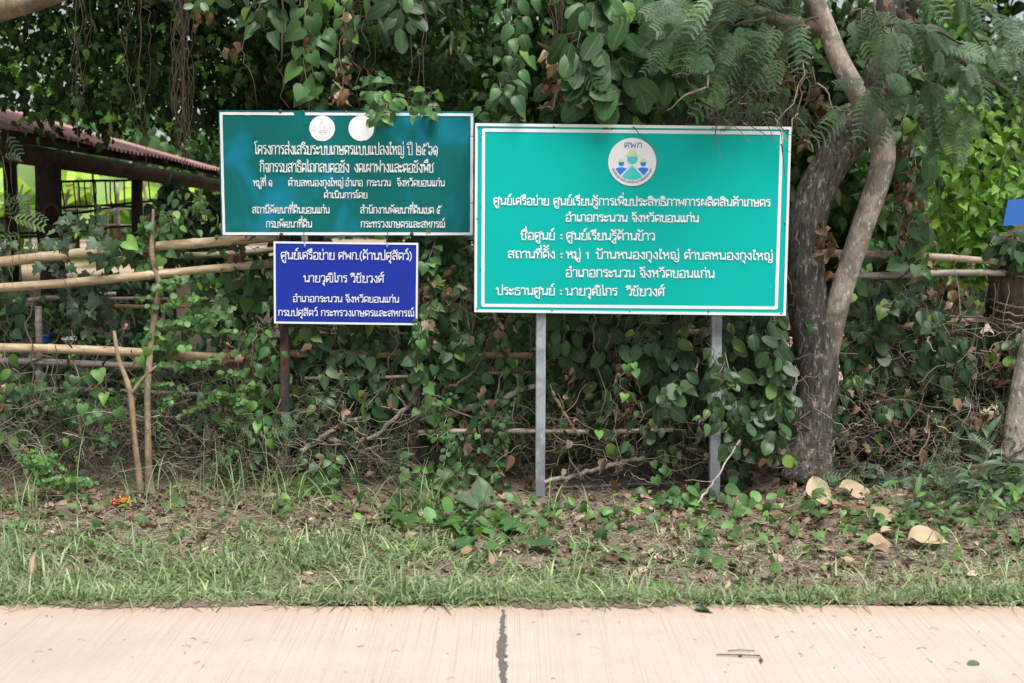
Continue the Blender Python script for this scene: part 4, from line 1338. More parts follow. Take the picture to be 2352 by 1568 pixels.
b.add(np.concatenate(rows), np.stack([i, i + 1, i + nu + 1, i + nu], -1).reshape(-1, 4))
b.build('roof', M['roof'], shed)
b = MB()
rows2 = []
for v_ in np.linspace(0, 1, nv):
    p = E0 + (E1 - E0) * U[:, None] + up * v_ + np.array((-5.2, 0.9, 0)) * v_ * 0 
b = MB()                                           # far slope of the roof
R0, R1 = E0 + up, E1 + up
dn = np.array((-2.6, 0.45, -0.72))
b.add([R0, R1, R1 + dn, R0 + dn], [(0, 1, 2, 3)])
b.build('roof', M['roof'], shed, smooth=False)
b = MB()
lg = np.array((0.06, 0, -0.20))
b.tube([E0 + lg, E0 * 0.5 + E1 * 0.5 + lg, E1 + lg], [0.085, 0.08, 0.072], 12)
b.build('beam', M['log'], shed)
b = MB()
for f in np.linspace(0.02, 0.98, 9):
    a = E0 + (E1 - E0) * f + (0.02, 0, -0.06)
    b.tube([a, a + up * 1.0], 0.035, 6)
b.build('rafters', M['timber'], shed)
b = MB()
b.box((E0 + E1) / 2 + up * 0.02 + (0, 0, -0.075), (0.03, ln, 0.05), [[math.cos(-0.065), math.sin(-0.065), 0], [-math.sin(-0.065), math.cos(-0.065), 0], [0, 0, 1]])
b.build('eave_board', M['timber'], shed, smooth=False)
for dx, dxb, w, top in ((110, 118, 58, 352), (315, 318, 27, 395), (388, 390, 28, 402), (-90, -85, 64, 330)):
    Y = Yl(dx)
    a, c = P(dx, top, Y), P(dxb, 600, Y)
    c = c + (c - a) * 0.3
    c[2] = gz(c[0], c[1]) - 0.2
    b = MB()
    q = wig(a, c, 9, 0.006)
    b.tube(q, PX(w, Y) / 2 * (1 + RNG.normal(0, 0.03, 9)), 10)
    b.build('post', M['timber'], shed)
for x, y in ((-6.4, 10.5), (-6.3, 13), (-6.2, 15.5)):
    b = MB(); b.tube([(x, y, 0.2), (x, y, 2.85)], 0.09, 8); b.build('post', M['timber'], shed)
# chain of rope coil on the near post
b = MB()
c0 = P(118, 495, Yl(110) - 0.13)
for r_ in (0.11, 0.10, 0.088):
    b.tube([c0 + (r_ * 0.7 * math.cos(t), RNG.normal(0, 0.006), r_ * math.sin(t)) for t in np.linspace(0, 2 * math.pi, 24)], 0.008, 5)
tag(b.build('rope_coil', M['twig'], None, True, c0), 'brown rope coil hanging on the thick shed post', 'rope')

# railing of dark poles inside the shed
rl = thing('pole_railing', 'dark rough pole railing with upright bars between the shed posts', 'railing', P(220, 600, 12.2) * (1, 1, 0) + (0, 0, 0.3))
z6 = lambda x, y: (x * 0.2259, 236 + y * 0.2259)


def pole(parent, name, x0, y0, x1, y1, w, m='pole', dY=0.15):
    b = MB()
    (a0, b0), (a1, b1) = z6(x0, y0), z6(x1, y1)
    ya, yb = Yl(min(a0, 400)) + dY, Yl(min(a1, 400)) + dY
    b.tube(wig(P(a0, b0, ya), P(a1, b1, yb), 8, 0.008 if w > 20 else 0.0025), PX(w * 0.2259, (ya + yb) / 2) / 2 * (1 + RNG.normal(0, 0.04, 8)), 8)
    return b.build(name, M[m], parent)


for x0, y0, x1, y1 in ((545, 800, 1580, 785), (580, 1072, 1612, 990), (640, 1140, 1420, 1050), (615, 1310, 1660, 1220)):
    pole(rl, 'rail', x0, y0, x1, y1, 24, 'pole', 0.22)
pole(rl, 'upright', 938, 640, 955, 1500, 24, 'pole', 0.26)
for x0, y0, x1, y1 in ((625, 800, 655, 1065), (745, 800, 772, 1060), (795, 800, 815, 1050), (858, 800, 880, 1050), (966, 800, 980, 1045), (1070, 795, 1086, 1035), (1120, 795, 1122, 1100), (1163, 795, 1178, 1030), (1258, 790, 1270, 1020), (1508, 785, 1530, 1000), (788, 1075, 795, 1400), (1138, 1010, 1143, 1225), (1470, 1090, 1478, 1400)):
    pole(rl, 'bar', x0, y0, x1, y1, 15, 'pole', 0.24)
rl2 = thing('pole_railing', 'low dark pole railing left of the thick shed post', 'railing', P(40, 620, 10.6) * (1, 1, 0) + (0, 0, 0.2))
for x0, y0, x1, y1 in ((-400, 1205, 420, 1165), (-400, 1350, 400, 1322), (-400, 1380, 400, 1356)):
    pole(rl2, 'rail', x0, y0, x1, y1, 24, 'pole', 0.2)
for x in (145, -250):
    pole(rl2, 'upright', x, 1160, x + 3, 1500, 24, 'pole', 0.24)

# pale bundle, bucket and basin inside the yard
k = NT('sack_cloth')
n1 = k.noise(k.coord(), 3.0, 4)
k.col(k.ramp(n1, [(0.42, (0.42, 0.24, 0.13)), (0.52, (0.66, 0.58, 0.50))])); k.rough(0.9)
M['sack'] = k.m


def lump(c, s, n=18, amp=0.12):
    b = MB()
    th, ph = np.meshgrid(np.linspace(0, 2 * math.pi, n, endpoint=False), np.linspace(0.02, math.pi - 0.02, n), indexing='ij')
    r = 1 + amp * (np.sin(3 * th + 1) * np.sin(2 * ph) + 0.6 * np.sin(5 * th + 4 * ph))
    v = np.stack([np.cos(th) * np.sin(ph) * r * s[0], np.sin(th) * np.sin(ph) * r * s[1], np.cos(ph) * r * s[2]], -1).reshape(-1, 3) + c
    i = np.arange(n)
    q = [(a * n + j, ((a + 1) % n) * n + j, ((a + 1) % n) * n + j + 1, a * n + j + 1) for a in range(n) for j in range(n - 1)]
    b.add(v, q)
    return b


cs = P(356, 532, 14.0)
tag(lump(cs, (0.20, 0.16, 0.24)).build('sack', M['sack'], None, True, cs - (0, 0, 0.24)), 'slumped tan and white sack standing behind the shed posts', 'sack')


def pail(name, label, c, r, h, col, handle=True):
    t = thing(name, label, 'bucket' if handle else 'basin', c)
    b = MB()
    th = np.linspace(0, 2 * math.pi, 24, endpoint=False)
    prof = [(0.0, 0.0), (r * 0.78, 0.0), (r * 0.9, h * 0.5), (r, h), (r * 1.06, h), (r * 1.06, h - 0.012), (r * 0.97, h - 0.02), (r * 0.75, 0.012), (0, 0.012)]
    v = np.array([(c[0] + q * math.cos(t_), c[1] + q * math.sin(t_), c[2] + z) for q, z in prof for t_ in th])
    q = [(i * 24 + j, i * 24 + (j + 1) % 24, (i + 1) * 24 + (j + 1) % 24, (i + 1) * 24 + j) for i in range(len(prof) - 1) for j in range(24)]
    b.add(v, q)
    b.build('bowl', col, t)
    if handle:
        b = MB()
        b.tube([(c[0] + r * math.cos(a), c[1] - 0.02, c[2] + h + r * 0.9 * math.sin(a)) for a in np.linspace(0, math.pi, 14)], 0.007, 6)
        b.build('handle', col, t)
    return t


M['blue_plastic'] = plain('blue_plastic', (0.03, 0.17, 0.42), 0.4)
M['white_plastic'] = plain('white_plastic', (0.72, 0.73, 0.75), 0.5)
M['dark_blue'] = plain('dark_blue_plastic', (0.03, 0.10, 0.36), 0.4)
pail('bucket', 'blue plastic bucket in the gap left of the blue board', P(546, 690, 9.0), 0.075, 0.10, M['blue_plastic'])
pail('basin', 'white plastic basin low behind the left bamboo rails', P(185, 812, 9.0), 0.12, 0.12, M['white_plastic'], False)
pail('bucket', 'small dark blue pail beside the white basin', P(102, 795, 9.1), 0.05, 0.09, M['dark_blue'])
# ------------------------------------------------------------------ background plants
def bush(name, label, cat, kind, mat, blobs, trunk=None, tm='bark_brown', group=None, **kw):
    c0 = np.array(blobs[0][0], float)
    base = (c0[0], c0[1], float(gz(c0[0], c0[1])))
    t = thing(name, label, cat, base, group)
    b = MB()
    for c, r, n, s in blobs:
        cloud(b, kind, c, r, n, s, **kw)
    b.build('crown' if name == 'tree' else 'foliage', M[mat], t)
    b = MB()
    for p in (trunk or []):
        a, e, r0, r1 = p
        b.tube(wig(a, e, 10, np.linalg.norm(np.array(e) - a) * 0.012), np.linspace(r0, r1, 10), 8)
    if trunk:
        b.build('trunk' if name == 'tree' else 'stem', M[tm], t)
    return t


V = lambda dx, dy, Y: P(dx, dy, Y)
# big dark canopy over the shed: drooping boughs
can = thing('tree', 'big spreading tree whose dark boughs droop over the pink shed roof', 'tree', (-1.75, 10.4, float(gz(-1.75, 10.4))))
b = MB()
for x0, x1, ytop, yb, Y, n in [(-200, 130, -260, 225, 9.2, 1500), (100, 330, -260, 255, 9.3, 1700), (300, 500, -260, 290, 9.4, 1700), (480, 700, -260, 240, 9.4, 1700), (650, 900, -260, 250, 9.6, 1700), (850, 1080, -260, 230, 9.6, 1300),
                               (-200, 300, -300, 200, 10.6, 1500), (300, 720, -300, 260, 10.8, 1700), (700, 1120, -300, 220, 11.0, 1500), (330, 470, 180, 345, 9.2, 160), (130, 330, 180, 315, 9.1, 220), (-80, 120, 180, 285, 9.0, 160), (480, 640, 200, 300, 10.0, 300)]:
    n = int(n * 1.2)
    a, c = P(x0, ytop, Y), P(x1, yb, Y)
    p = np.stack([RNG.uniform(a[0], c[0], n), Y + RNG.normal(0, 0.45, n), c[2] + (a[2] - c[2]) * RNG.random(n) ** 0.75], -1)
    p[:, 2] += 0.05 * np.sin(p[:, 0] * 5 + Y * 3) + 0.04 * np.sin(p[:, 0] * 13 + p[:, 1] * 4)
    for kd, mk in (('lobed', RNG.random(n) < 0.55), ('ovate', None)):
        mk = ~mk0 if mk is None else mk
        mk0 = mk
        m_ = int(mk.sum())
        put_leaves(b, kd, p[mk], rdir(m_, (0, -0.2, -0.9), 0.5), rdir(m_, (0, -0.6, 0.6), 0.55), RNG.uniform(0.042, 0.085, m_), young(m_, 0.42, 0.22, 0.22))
n = 4200                                            # unseen upper crown, added above the picture to shade canopy and vines
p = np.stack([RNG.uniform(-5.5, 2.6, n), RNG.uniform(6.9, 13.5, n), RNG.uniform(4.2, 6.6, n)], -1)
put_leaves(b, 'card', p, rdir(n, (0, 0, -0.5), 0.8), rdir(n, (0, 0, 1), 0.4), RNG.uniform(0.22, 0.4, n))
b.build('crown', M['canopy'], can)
b = MB()
b.tube(wig((-1.75, 10.4, 0.1), (-1.7, 10.4, 5.0), 12, 0.03), np.linspace(0.22, 0.12, 12), 10)
for e in ((-4.8, 9.4, 3.9), (-3.9, 9.6, 3.3), (-2.9, 9.5, 4.2), (-0.6, 9.5, 4.0), (0.6, 9.9, 4.4), (-1.4, 9.2, 3.6)):
    s = np.array((-1.73, 10.4, RNG.uniform(2.6, 3.6)))
    q = wig(s, e, 12, 0.06)
    b.tube(q, np.linspace(0.07, 0.02, 12), 7)
    for _ in range(9):
        i = RNG.integers(3, 12)
        b.tube(wig(q[i], q[i] + rdir(1, (0, -0.2, -0.6), 0.7)[0] * RNG.uniform(0.3, 1.0), 8, 0.03), np.linspace(0.014, 0.004, 8), 5, False)
b.build('trunk', M['timber'], can)
# bough of a roadside tree crossing the top left corner
b = MB()
limb(b, [(-140, 60, 7.0, 34), (-40, 30, 7.0, 32), (40, 8, 7.0, 30), (110, -12, 7.0, 27), (260, -70, 7.0, 22), (500, -200, 7.1, 16)], 12, 40)
tag(b.build('bough', M['bark_tan'], None, True, P(-140, 60, 7.0)), 'thick pale brown bough crossing the top left corner of the picture', 'branch')

# bananas behind the shed


def banana(label, x, y, h, n, ln):
    base = np.array((x, y, float(gz(x, y))))
    t = thing('banana_plant', label, 'banana plant', base, 'banana plants behind the shed')
    b = MB()
    b.tube(wig(base, base + (0, 0, h), 8, 0.02), np.linspace(0.13, 0.07, 8), 10)
    b.build('stem', M['stem'], t)
    for i in range(n):
        az = 2 * math.pi * i / n + RNG.uniform(-0.3, 0.3)
        d = np.array((math.cos(az), math.sin(az), 0))
        el = RNG.uniform(0.5, 1.2)
        u = np.linspace(0, 1, 14)
        L_ = ln * RNG.uniform(0.8, 1.1)
        p = base + (0, 0, h * 0.95) + d * (u * L_ * math.cos(el * 0.6))[:, None] + np.array((0, 0, 1.0)) * ((u * math.sin(el) - 0.85 * u ** 2.2 * math.sin(el) - 0.25 * u * u) * L_)[:, None]
        wd = 0.30 * np.clip(np.sin(np.clip((u - 0.12) / 0.88, 0, 1) * math.pi) ** 0.5, 0.03, 1) * L_ / 1.9
        s = np.array((-d[1], d[0], 0))
        v = np.stack([p - s * wd[:, None] + (0, 0, 0.06), p, p + s * wd[:, None] + (0, 0, 0.06)], 1)
        v[:, 0, 2] += wd * 0.35 + RNG.normal(0, 0.015, 14)
        v[:, 2, 2] += wd * 0.35 + RNG.normal(0, 0.015, 14)
        q = [(3 * a + c, 3 * a + c + 1, 3 * a + c + 4, 3 * a + c + 3) for a in range(13) for c in (0, 1)]
        b = MB()
        at = np.tile(np.array([[1.0], [0.0], [1.0]]), (14, 1))
        b.add(v.reshape(-1, 3), q, None, np.hstack([np.full((42, 1), RNG.uniform(0.2, 0.9)), np.full((42, 1), RNG.random()), at]))
        b.build('leaf', M['banana'], t)


for lab, dx, Y, h in [('leftmost banana plant, its bright leaves beside the thick shed post', 30, 17.5, 0.7), ('banana plant seen through the gap right of the thick shed post', 160, 18.5, 0.9), ('banana plant with broad leaves above the middle of the dark railing', 245, 19.0, 0.75),
                      ('banana plant seen between the two slim shed posts', 320, 18.0, 0.7), ('banana plant right of the last shed post, next to the teal board', 428, 17.5, 0.6)]:
    q = P(dx, 470, Y)
    banana(lab, q[0], Y, h, 8, 1.7)

# pale stake fence behind the yard
sf = thing('stake_fence', 'pale crooked stake fence with two thin rails beyond the shed yard', 'fence', P(220, 540, 16) * (1, 1, 0) + (0, 0, 0.65))
for x0, y0, x1, y1, w in ((232, 830, 175, 1160, 22), (300, 920, 305, 1290, 32), (708, 870, 668, 1050, 34), (1190, 820, 1208, 1205, 34), (1092, 960, 1096, 1290, 26), (1485, 760, 1470, 1110, 30), (1560, 960, 1600, 1150, 42), (928, 780, 925, 1100, 14), (785, 770, 790, 1000, 14), (2215, 960, 2222, 1200, 30)):
    b = MB()
    a, c = P(*z6(x0, y0), 16), P(*z6(x1, y1), 16)
    c = a + (c - a) * 1.3
    b.tube(wig(a, c, 6, 0.01), PX(w * 0.2259, 16) / 2, 7)
    b.build('stake', M['stake'], sf)
for y in (1100, 1262):
    b = MB(); b.tube(wig(P(*z6(-300, y), 16.05), P(*z6(2300, y - 40), 16.05), 14, 0.01), PX(3.5, 16) / 2, 6); b.build('rail', M['stake'], sf)

# bushes and trees behind
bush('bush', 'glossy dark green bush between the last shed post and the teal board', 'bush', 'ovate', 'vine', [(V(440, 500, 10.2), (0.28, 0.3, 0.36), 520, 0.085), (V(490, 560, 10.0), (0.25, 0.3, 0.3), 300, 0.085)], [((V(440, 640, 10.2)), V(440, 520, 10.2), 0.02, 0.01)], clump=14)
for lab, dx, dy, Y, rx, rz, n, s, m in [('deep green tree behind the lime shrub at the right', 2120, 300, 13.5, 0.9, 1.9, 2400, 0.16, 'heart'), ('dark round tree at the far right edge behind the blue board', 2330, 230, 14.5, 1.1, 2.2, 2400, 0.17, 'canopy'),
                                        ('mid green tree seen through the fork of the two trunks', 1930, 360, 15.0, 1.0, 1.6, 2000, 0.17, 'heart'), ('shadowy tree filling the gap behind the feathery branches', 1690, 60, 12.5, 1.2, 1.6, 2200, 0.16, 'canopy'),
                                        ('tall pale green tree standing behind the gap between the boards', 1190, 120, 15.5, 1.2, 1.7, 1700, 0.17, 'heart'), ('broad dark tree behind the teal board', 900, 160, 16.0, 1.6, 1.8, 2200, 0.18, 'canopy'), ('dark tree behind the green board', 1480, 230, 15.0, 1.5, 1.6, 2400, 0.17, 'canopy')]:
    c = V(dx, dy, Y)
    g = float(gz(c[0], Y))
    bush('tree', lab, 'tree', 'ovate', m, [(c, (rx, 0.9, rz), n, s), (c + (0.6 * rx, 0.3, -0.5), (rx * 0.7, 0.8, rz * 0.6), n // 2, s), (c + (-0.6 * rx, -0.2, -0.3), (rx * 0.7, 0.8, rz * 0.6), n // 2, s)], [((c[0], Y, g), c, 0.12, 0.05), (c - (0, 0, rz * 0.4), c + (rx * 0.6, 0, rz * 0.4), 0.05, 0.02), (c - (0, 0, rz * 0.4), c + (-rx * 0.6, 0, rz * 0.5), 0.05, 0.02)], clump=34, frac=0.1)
for lab, dx, dy, Y, rx, rz, n in [('low green bush beyond the fence under the rails at the right', 2180, 560, 12.0, 0.9, 0.45, 900), ('bright bush beyond the fence below the blue board', 760, 640, 10.5, 0.9, 0.4, 900), ('leafy bush beyond the fence behind the green board', 1400, 690, 10.5, 1.3, 0.5, 1300),
                                  ('sunlit bush behind the yard between the shed and the teal board', 470, 380, 17.0, 0.7, 0.8, 800), ('rounded shrub behind the gap between teal and green boards', 1130, 480, 13, 0.7, 0.7, 800)]:
    c = V(dx, dy, Y)
    bush('bush', lab, 'bush', 'ovate', 'heart', [(c, (rx, 0.6, rz), n, 0.12), (c + (rx * 0.5, 0.2, -0.1), (rx * 0.6, 0.5, rz * 0.9), n // 2, 0.12)], [((c[0], Y, float(gz(c[0], Y))), c, 0.03, 0.01)], clump=20, frac=0.15)
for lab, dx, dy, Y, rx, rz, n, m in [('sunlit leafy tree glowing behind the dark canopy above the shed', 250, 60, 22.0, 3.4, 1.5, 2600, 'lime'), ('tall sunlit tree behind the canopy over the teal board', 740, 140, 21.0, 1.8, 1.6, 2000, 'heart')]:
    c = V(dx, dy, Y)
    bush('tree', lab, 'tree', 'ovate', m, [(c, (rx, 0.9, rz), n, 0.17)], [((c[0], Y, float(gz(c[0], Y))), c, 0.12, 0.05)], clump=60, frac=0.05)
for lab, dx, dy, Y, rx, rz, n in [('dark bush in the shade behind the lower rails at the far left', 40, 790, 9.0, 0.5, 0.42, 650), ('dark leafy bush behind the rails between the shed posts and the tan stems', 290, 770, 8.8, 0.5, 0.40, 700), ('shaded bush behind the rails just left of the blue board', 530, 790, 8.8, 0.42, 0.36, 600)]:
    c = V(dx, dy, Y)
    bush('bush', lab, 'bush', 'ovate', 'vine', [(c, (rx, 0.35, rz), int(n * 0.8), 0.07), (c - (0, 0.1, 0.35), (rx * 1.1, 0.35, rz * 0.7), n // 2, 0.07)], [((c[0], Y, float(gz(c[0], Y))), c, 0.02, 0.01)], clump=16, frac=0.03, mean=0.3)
# sunlit shrub at the right
sh = thing('shrub', 'bright lime green young shrub right of the pale trunk, above the bamboo rails', 'shrub', P(2230, 640, 8.6) * (1, 1, 0) + (0, 0, 0.05))
lf, st = MB(), MB()
for x0, y0, x1, y1 in [(2230, 640, 2190, 215), (2240, 640, 2270, 230), (2250, 640, 2330, 290), (2220, 640, 2140, 330), (2260, 640, 2370, 380), (2230, 640, 2230, 300), (2240, 640, 2300, 420), (2210, 640, 2170, 440), (2265, 640, 2350, 500), (2215, 640, 2120, 520), (2240, 640, 2260, 480), (2290, 640, 2350, 220)]:
    strand(lf, st, P(x0, y0, 8.6), P(x1, y1, 8.3 + RNG.uniform(0, 0.5)), 'serrate', 0.105, 0.34, 0.02, 12, 0.8, 0.005, 0.95, 0.5, 0.2, True, 0.45)
lf.build('foliage', M['lime'], sh)
st.build('stem', M['stem'], sh)

# parked van glimpsed between the two trunks
van = thing('parked_van', 'white van glimpsed through the gap between the dark and the pale trunk', 'van', (4.05, 15.5, float(gz(4, 15.5))))
vb = np.array((4.05, 15.5, float(gz(4, 15.5))))
M['van_paint'] = plain('van_paint', (0.78, 0.79, 0.80), 0.25, 0, 0.03)
M['van_glass'] = plain('van_glass', (0.012, 0.014, 0.016), 0.08)
M['tyre'] = plain('tyre_rubber', (0.02, 0.02, 0.02), 0.85)
M['red_lamp'] = plain('red_lamp', (0.55, 0.02, 0.02), 0.3)
prof = [(0, 0.35), (0.0, 1.05), (0.12, 1.75), (0.35, 1.98), (3.0, 1.98), (3.75, 1.25), (4.5, 1.05), (4.65, 0.6), (4.6, 0.35)]
b = MB()
n = len(prof)
v = np.array([(x, s * (0.86 - 0.10 * max(0, z - 1.0)), z) for s in (-1, 1) for x, z in prof]) * (1, 1, 1)
v = np.vstack([v, [(2.2, -0.85, 0.9), (2.2, 0.85, 0.9)]]) + vb
b.add(v, [(i, (i + 1) % n, n + (i + 1) % n, n + i) for i in range(n)], [(i, 2 * n, (i + 1) % n) for i in range(n)] + [(n + i, n + (i + 1) % n, 2 * n + 1) for i in range(n)])
b.build('body', M['van_paint'], van, smooth=False)
for x0, x1 in ((0.3, 1.2), (1.3, 2.2), (2.3, 3.15)):
    b = MB(); b.box(vb + ((x0 + x1) / 2, -0.835, 1.45), (x1 - x0, 0.05, 0.5)); b.build('window', M['van_glass'], van, smooth=False)
b = MB(); b.box(vb + (0.03, 0, 1.42), (0.06, 1.3, 0.5)); b.build('rear_window', M['van_glass'], van, smooth=False)
for y in (-0.78, 0.78):
    b = MB(); b.box(vb + (0.0, y, 0.95), (0.08, 0.14, 0.42)); b.build('tail_lamp', M['red_lamp'], van, smooth=False)
    for x in (0.9, 3.7):
        b = MB(); b.tube([vb + (x, y - 0.1, 0.33), vb + (x, y + 0.1, 0.33)], 0.33, 20); b.build('wheel', M['tyre'], van)

# far wood closing the view
wd = MB()
for x0, x1, Y, z0, z1, n, s in [(-26, 26, 36, 1, 5.2, 7000, 0.7), (-22, 22, 27, 1, 3.9, 5000, 0.45)]:
    p = np.stack([RNG.uniform(x0, x1, n), Y + RNG.normal(0, 1.0, n), z0 + (z1 - z0) * RNG.random(n) ** 1.1], -1)
    p[:, 2] *= 0.8 + 0.22 * np.sin(p[:, 0] * 0.9) + 0.12 * np.sin(p[:, 0] * 2.3 + 1)
    put_leaves(wd, 'ovate', p, rdir(n, (0, -0.2, -0.7), 0.7), rdir(n, (0, -0.7, 0.6), 0.5), RNG.uniform(0.6, 1.2, n) * s, young(n, 0.45, 0.25, 0.12))
tag(wd.build('far_wood', M['heart']), 'green wood closing off the view far behind the fields', 'wood', kind='stuff')
# ------------------------------------------------------------------ vines over the fence and hanging plants


def curtain(lf, st, x0, x1, yt, yb, Y0, Y1, n, kind, size, step=0.5, amp=0.035, rad=0.0028, prob=0.9, mean=0.36, frac=0.09, jt=40, jb=60, pair=False, hang=1.0, slant=40, out=0.6):
    n = max(1, round(n * 0.88)) if n > 8 else n
    for i in range(n):
        x = x0 + (x1 - x0) * (i + RNG.random()) / n
        Y = RNG.uniform(Y0, Y1)
        a = P(x, yt + RNG.normal(0, jt), Y)
        c = P(x + RNG.normal(0, slant), yb + RNG.normal(0, jb), Y + RNG.uniform(-0.2, 0.1))
        c[2] = max(c[2], 0.03)
        strand(lf, st, a, c, ('ovate' if kind == 'oval' and size < 0.115 and RNG.random() < 0.45 else kind), size * RNG.uniform(0.8, 1.2), step, amp, 14, out, rad, prob, np.clip(mean + RNG.normal(0, 0.1), 0.05, 0.8), frac, pair, hang)


def dry(mb, spots, size=0.08, kind='crumple'):
    p = np.array([P(x + RNG.normal(0, j), y + RNG.normal(0, j * 1.6), Y + RNG.normal(0, 0.03)) for x, y, Y, n, j in spots for _ in range(n)])
    n = len(p)
    put_leaves(mb, kind, p, rdir(n, (0, -0.1, -1), 0.4), rdir(n, (0, -1, 0.2), 0.6), RNG.uniform(0.6, 1.25, n) * size, np.clip(RNG.normal(0.45, 0.22, n), 0, 1))


def vine(name, label, cat, mat, at, curtains, dead=None, dsize=0.075, group=None, stem='twig'):
    t = thing(name, label, cat, at, group)
    lf, st = MB(), MB()
    for c in curtains:
        c = list(c)
        kw = c.pop() if isinstance(c[-1], dict) else {}
        curtain(lf, st, *c, **kw)
    lf.build('foliage', M[mat], t)
    st.build('stems', M[stem], t)
    if dead:
        d = MB()
        dry(d, [(x, y, Y, int(n * 1.5), j) for x, y, Y, n, j in dead], dsize * 0.82)
        d.build('dry_leaves', M['dead'], t)
    return t


gp = lambda x, y, Y: P(x, y, Y) * (1, 1, 0)
# the dense curtain, from left to right
vine('climbing_vine', 'dense dark vine of hanging pointed leaves under the blue board', 'vine', 'vine', gp(800, 1110, 7.1),
     [(630, 945, 880, 1080, 7.2, 7.5, 10, 'round', 0.034, {'step': 0.6, 'mean': 0.55}), (675, 935, 765, 960, 7.25, 7.5, 24, 'ovate', 0.088, {'pair': True, 'step': 0.62}), (600, 950, 930, 1060, 7.24, 7.5, 10, 'ovate', 0.07, {'prob': 0.7}), (640, 980, 850, 1080, 7.5, 8.0, 10, 'ovate', 0.10)], [(520, 800, 7.0, 3, 8), (740, 980, 7.1, 6, 60), (860, 1030, 7.1, 6, 60)])
vine('climbing_vine', 'tangled heart-leaved vine with dry tufts between blue and green boards', 'vine', 'heart', gp(1030, 1110, 7.1),
     [(955, 1100, 545, 850, 7.2, 7.5, 12, 'heart', 0.075, {'pair': True, 'prob': 0.75}), (980, 1225, 930, 1080, 7.1, 7.5, 9, 'round', 0.034, {'step': 0.6, 'mean': 0.55}), (975, 1225, 720, 1000, 7.2, 7.5, 19, 'ovate', 0.085, {'pair': True, 'prob': 0.8}), (970, 1225, 900, 1050, 7.1, 7.6, 7, 'heart', 0.065, {'prob': 0.7}), (1000, 1230, 760, 1060, 7.6, 8.1, 8, 'ovate', 0.1)],
     [(985, 690, 7.12, 7, 16), (1050, 640, 7.15, 6, 20), (990, 780, 7.1, 5, 14), (1170, 730, 7.1, 4, 14), (1100, 950, 7.1, 7, 60), (1150, 1020, 7.1, 6, 40)], 0.085)
vine('climbing_vine', 'thick vine of broad oval leaves below the green board between its steel posts', 'vine', 'vine', gp(1440, 1110, 7.1),
     [(1262, 1635, 725, 930, 7.1, 7.5, 27, 'oval', 0.105, {'pair': True, 'step': 0.62, 'prob': 0.82}), (1262, 1640, 920, 1050, 7.06, 7.5, 9, 'ovate', 0.07, {'prob': 0.7}), (1255, 1660, 760, 1070, 7.5, 8.1, 12, 'oval', 0.11)],
     [(1300, 840, 7.05, 4, 18), (1438, 860, 7.05, 9, 14), (1430, 930, 7.05, 7, 14), (1340, 990, 7.05, 5, 40), (1400, 770, 7.06, 2, 8), (1560, 1040, 7.0, 6, 40), (1330, 1060, 6.95, 5, 40)], 0.075)
vine('climbing_vine', 'dusty broad-leaved vine climbing around the second grey steel post towards the tree', 'vine', 'vine', gp(1740, 1110, 7.1),
     [(1655, 1790, 725, 980, 7.0, 7.35, 13, 'oval', 0.10, {'pair': True, 'slant': 20}), (1612, 1672, 815, 990, 6.80, 6.87, 3, 'ovate', 0.09, {'slant': 14, 'jt': 14, 'jb': 20, 'prob': 0.8}), (1630, 1800, 850, 1060, 6.88, 7.3, 13, 'oval', 0.088, {'slant': 20}), (1650, 1850, 780, 1080, 7.5, 8.0, 8, 'oval', 0.11)], [(1690, 1000, 6.95, 5, 30), (1760, 1060, 6.9, 8, 30)])
vine('climbing_vine', 'large vine thicket over the rails between the pale trunk and the right edge', 'vine', 'vine', gp(2120, 1100, 7.3),
     [(1960, 2255, 725, 930, 7.25, 7.7, 21, 'oval', 0.098, {'pair': True, 'prob': 0.85}), (1930, 2340, 880, 1040, 7.2, 7.7, 12, 'ovate', 0.08, {'prob': 0.8}), (1950, 2352, 690, 820, 7.6, 8.1, 8, 'oval', 0.1, {'prob': 0.75}), (1900, 2352, 860, 1060, 7.7, 8.2, 14, 'oval', 0.1), (2345, 2760, 560, 1040, 7.4, 8.0, 26, 'oval', 0.1),
      (2250, 2420, 760, 900, 7.3, 7.6, 9, 'oval', 0.1, {'jt': 20}), (2280, 2400, 530, 580, 7.38, 7.5, 5, 'oval', 0.085, {'jt': 6, 'jb': 10, 'slant': 20}), (1930, 2080, 640, 800, 7.3, 7.6, 10, 'heart', 0.09)],
     [(2120, 690, 7.4, 9, 30), (2210, 700, 7.45, 8, 40), (2260, 830, 7.3, 7, 30), (2080, 930, 7.2, 4, 30), (2000, 1010, 7.2, 8, 50), (2240, 1050, 7.1, 8, 50), (2250, 960, 7.1, 3, 10)], 0.09)
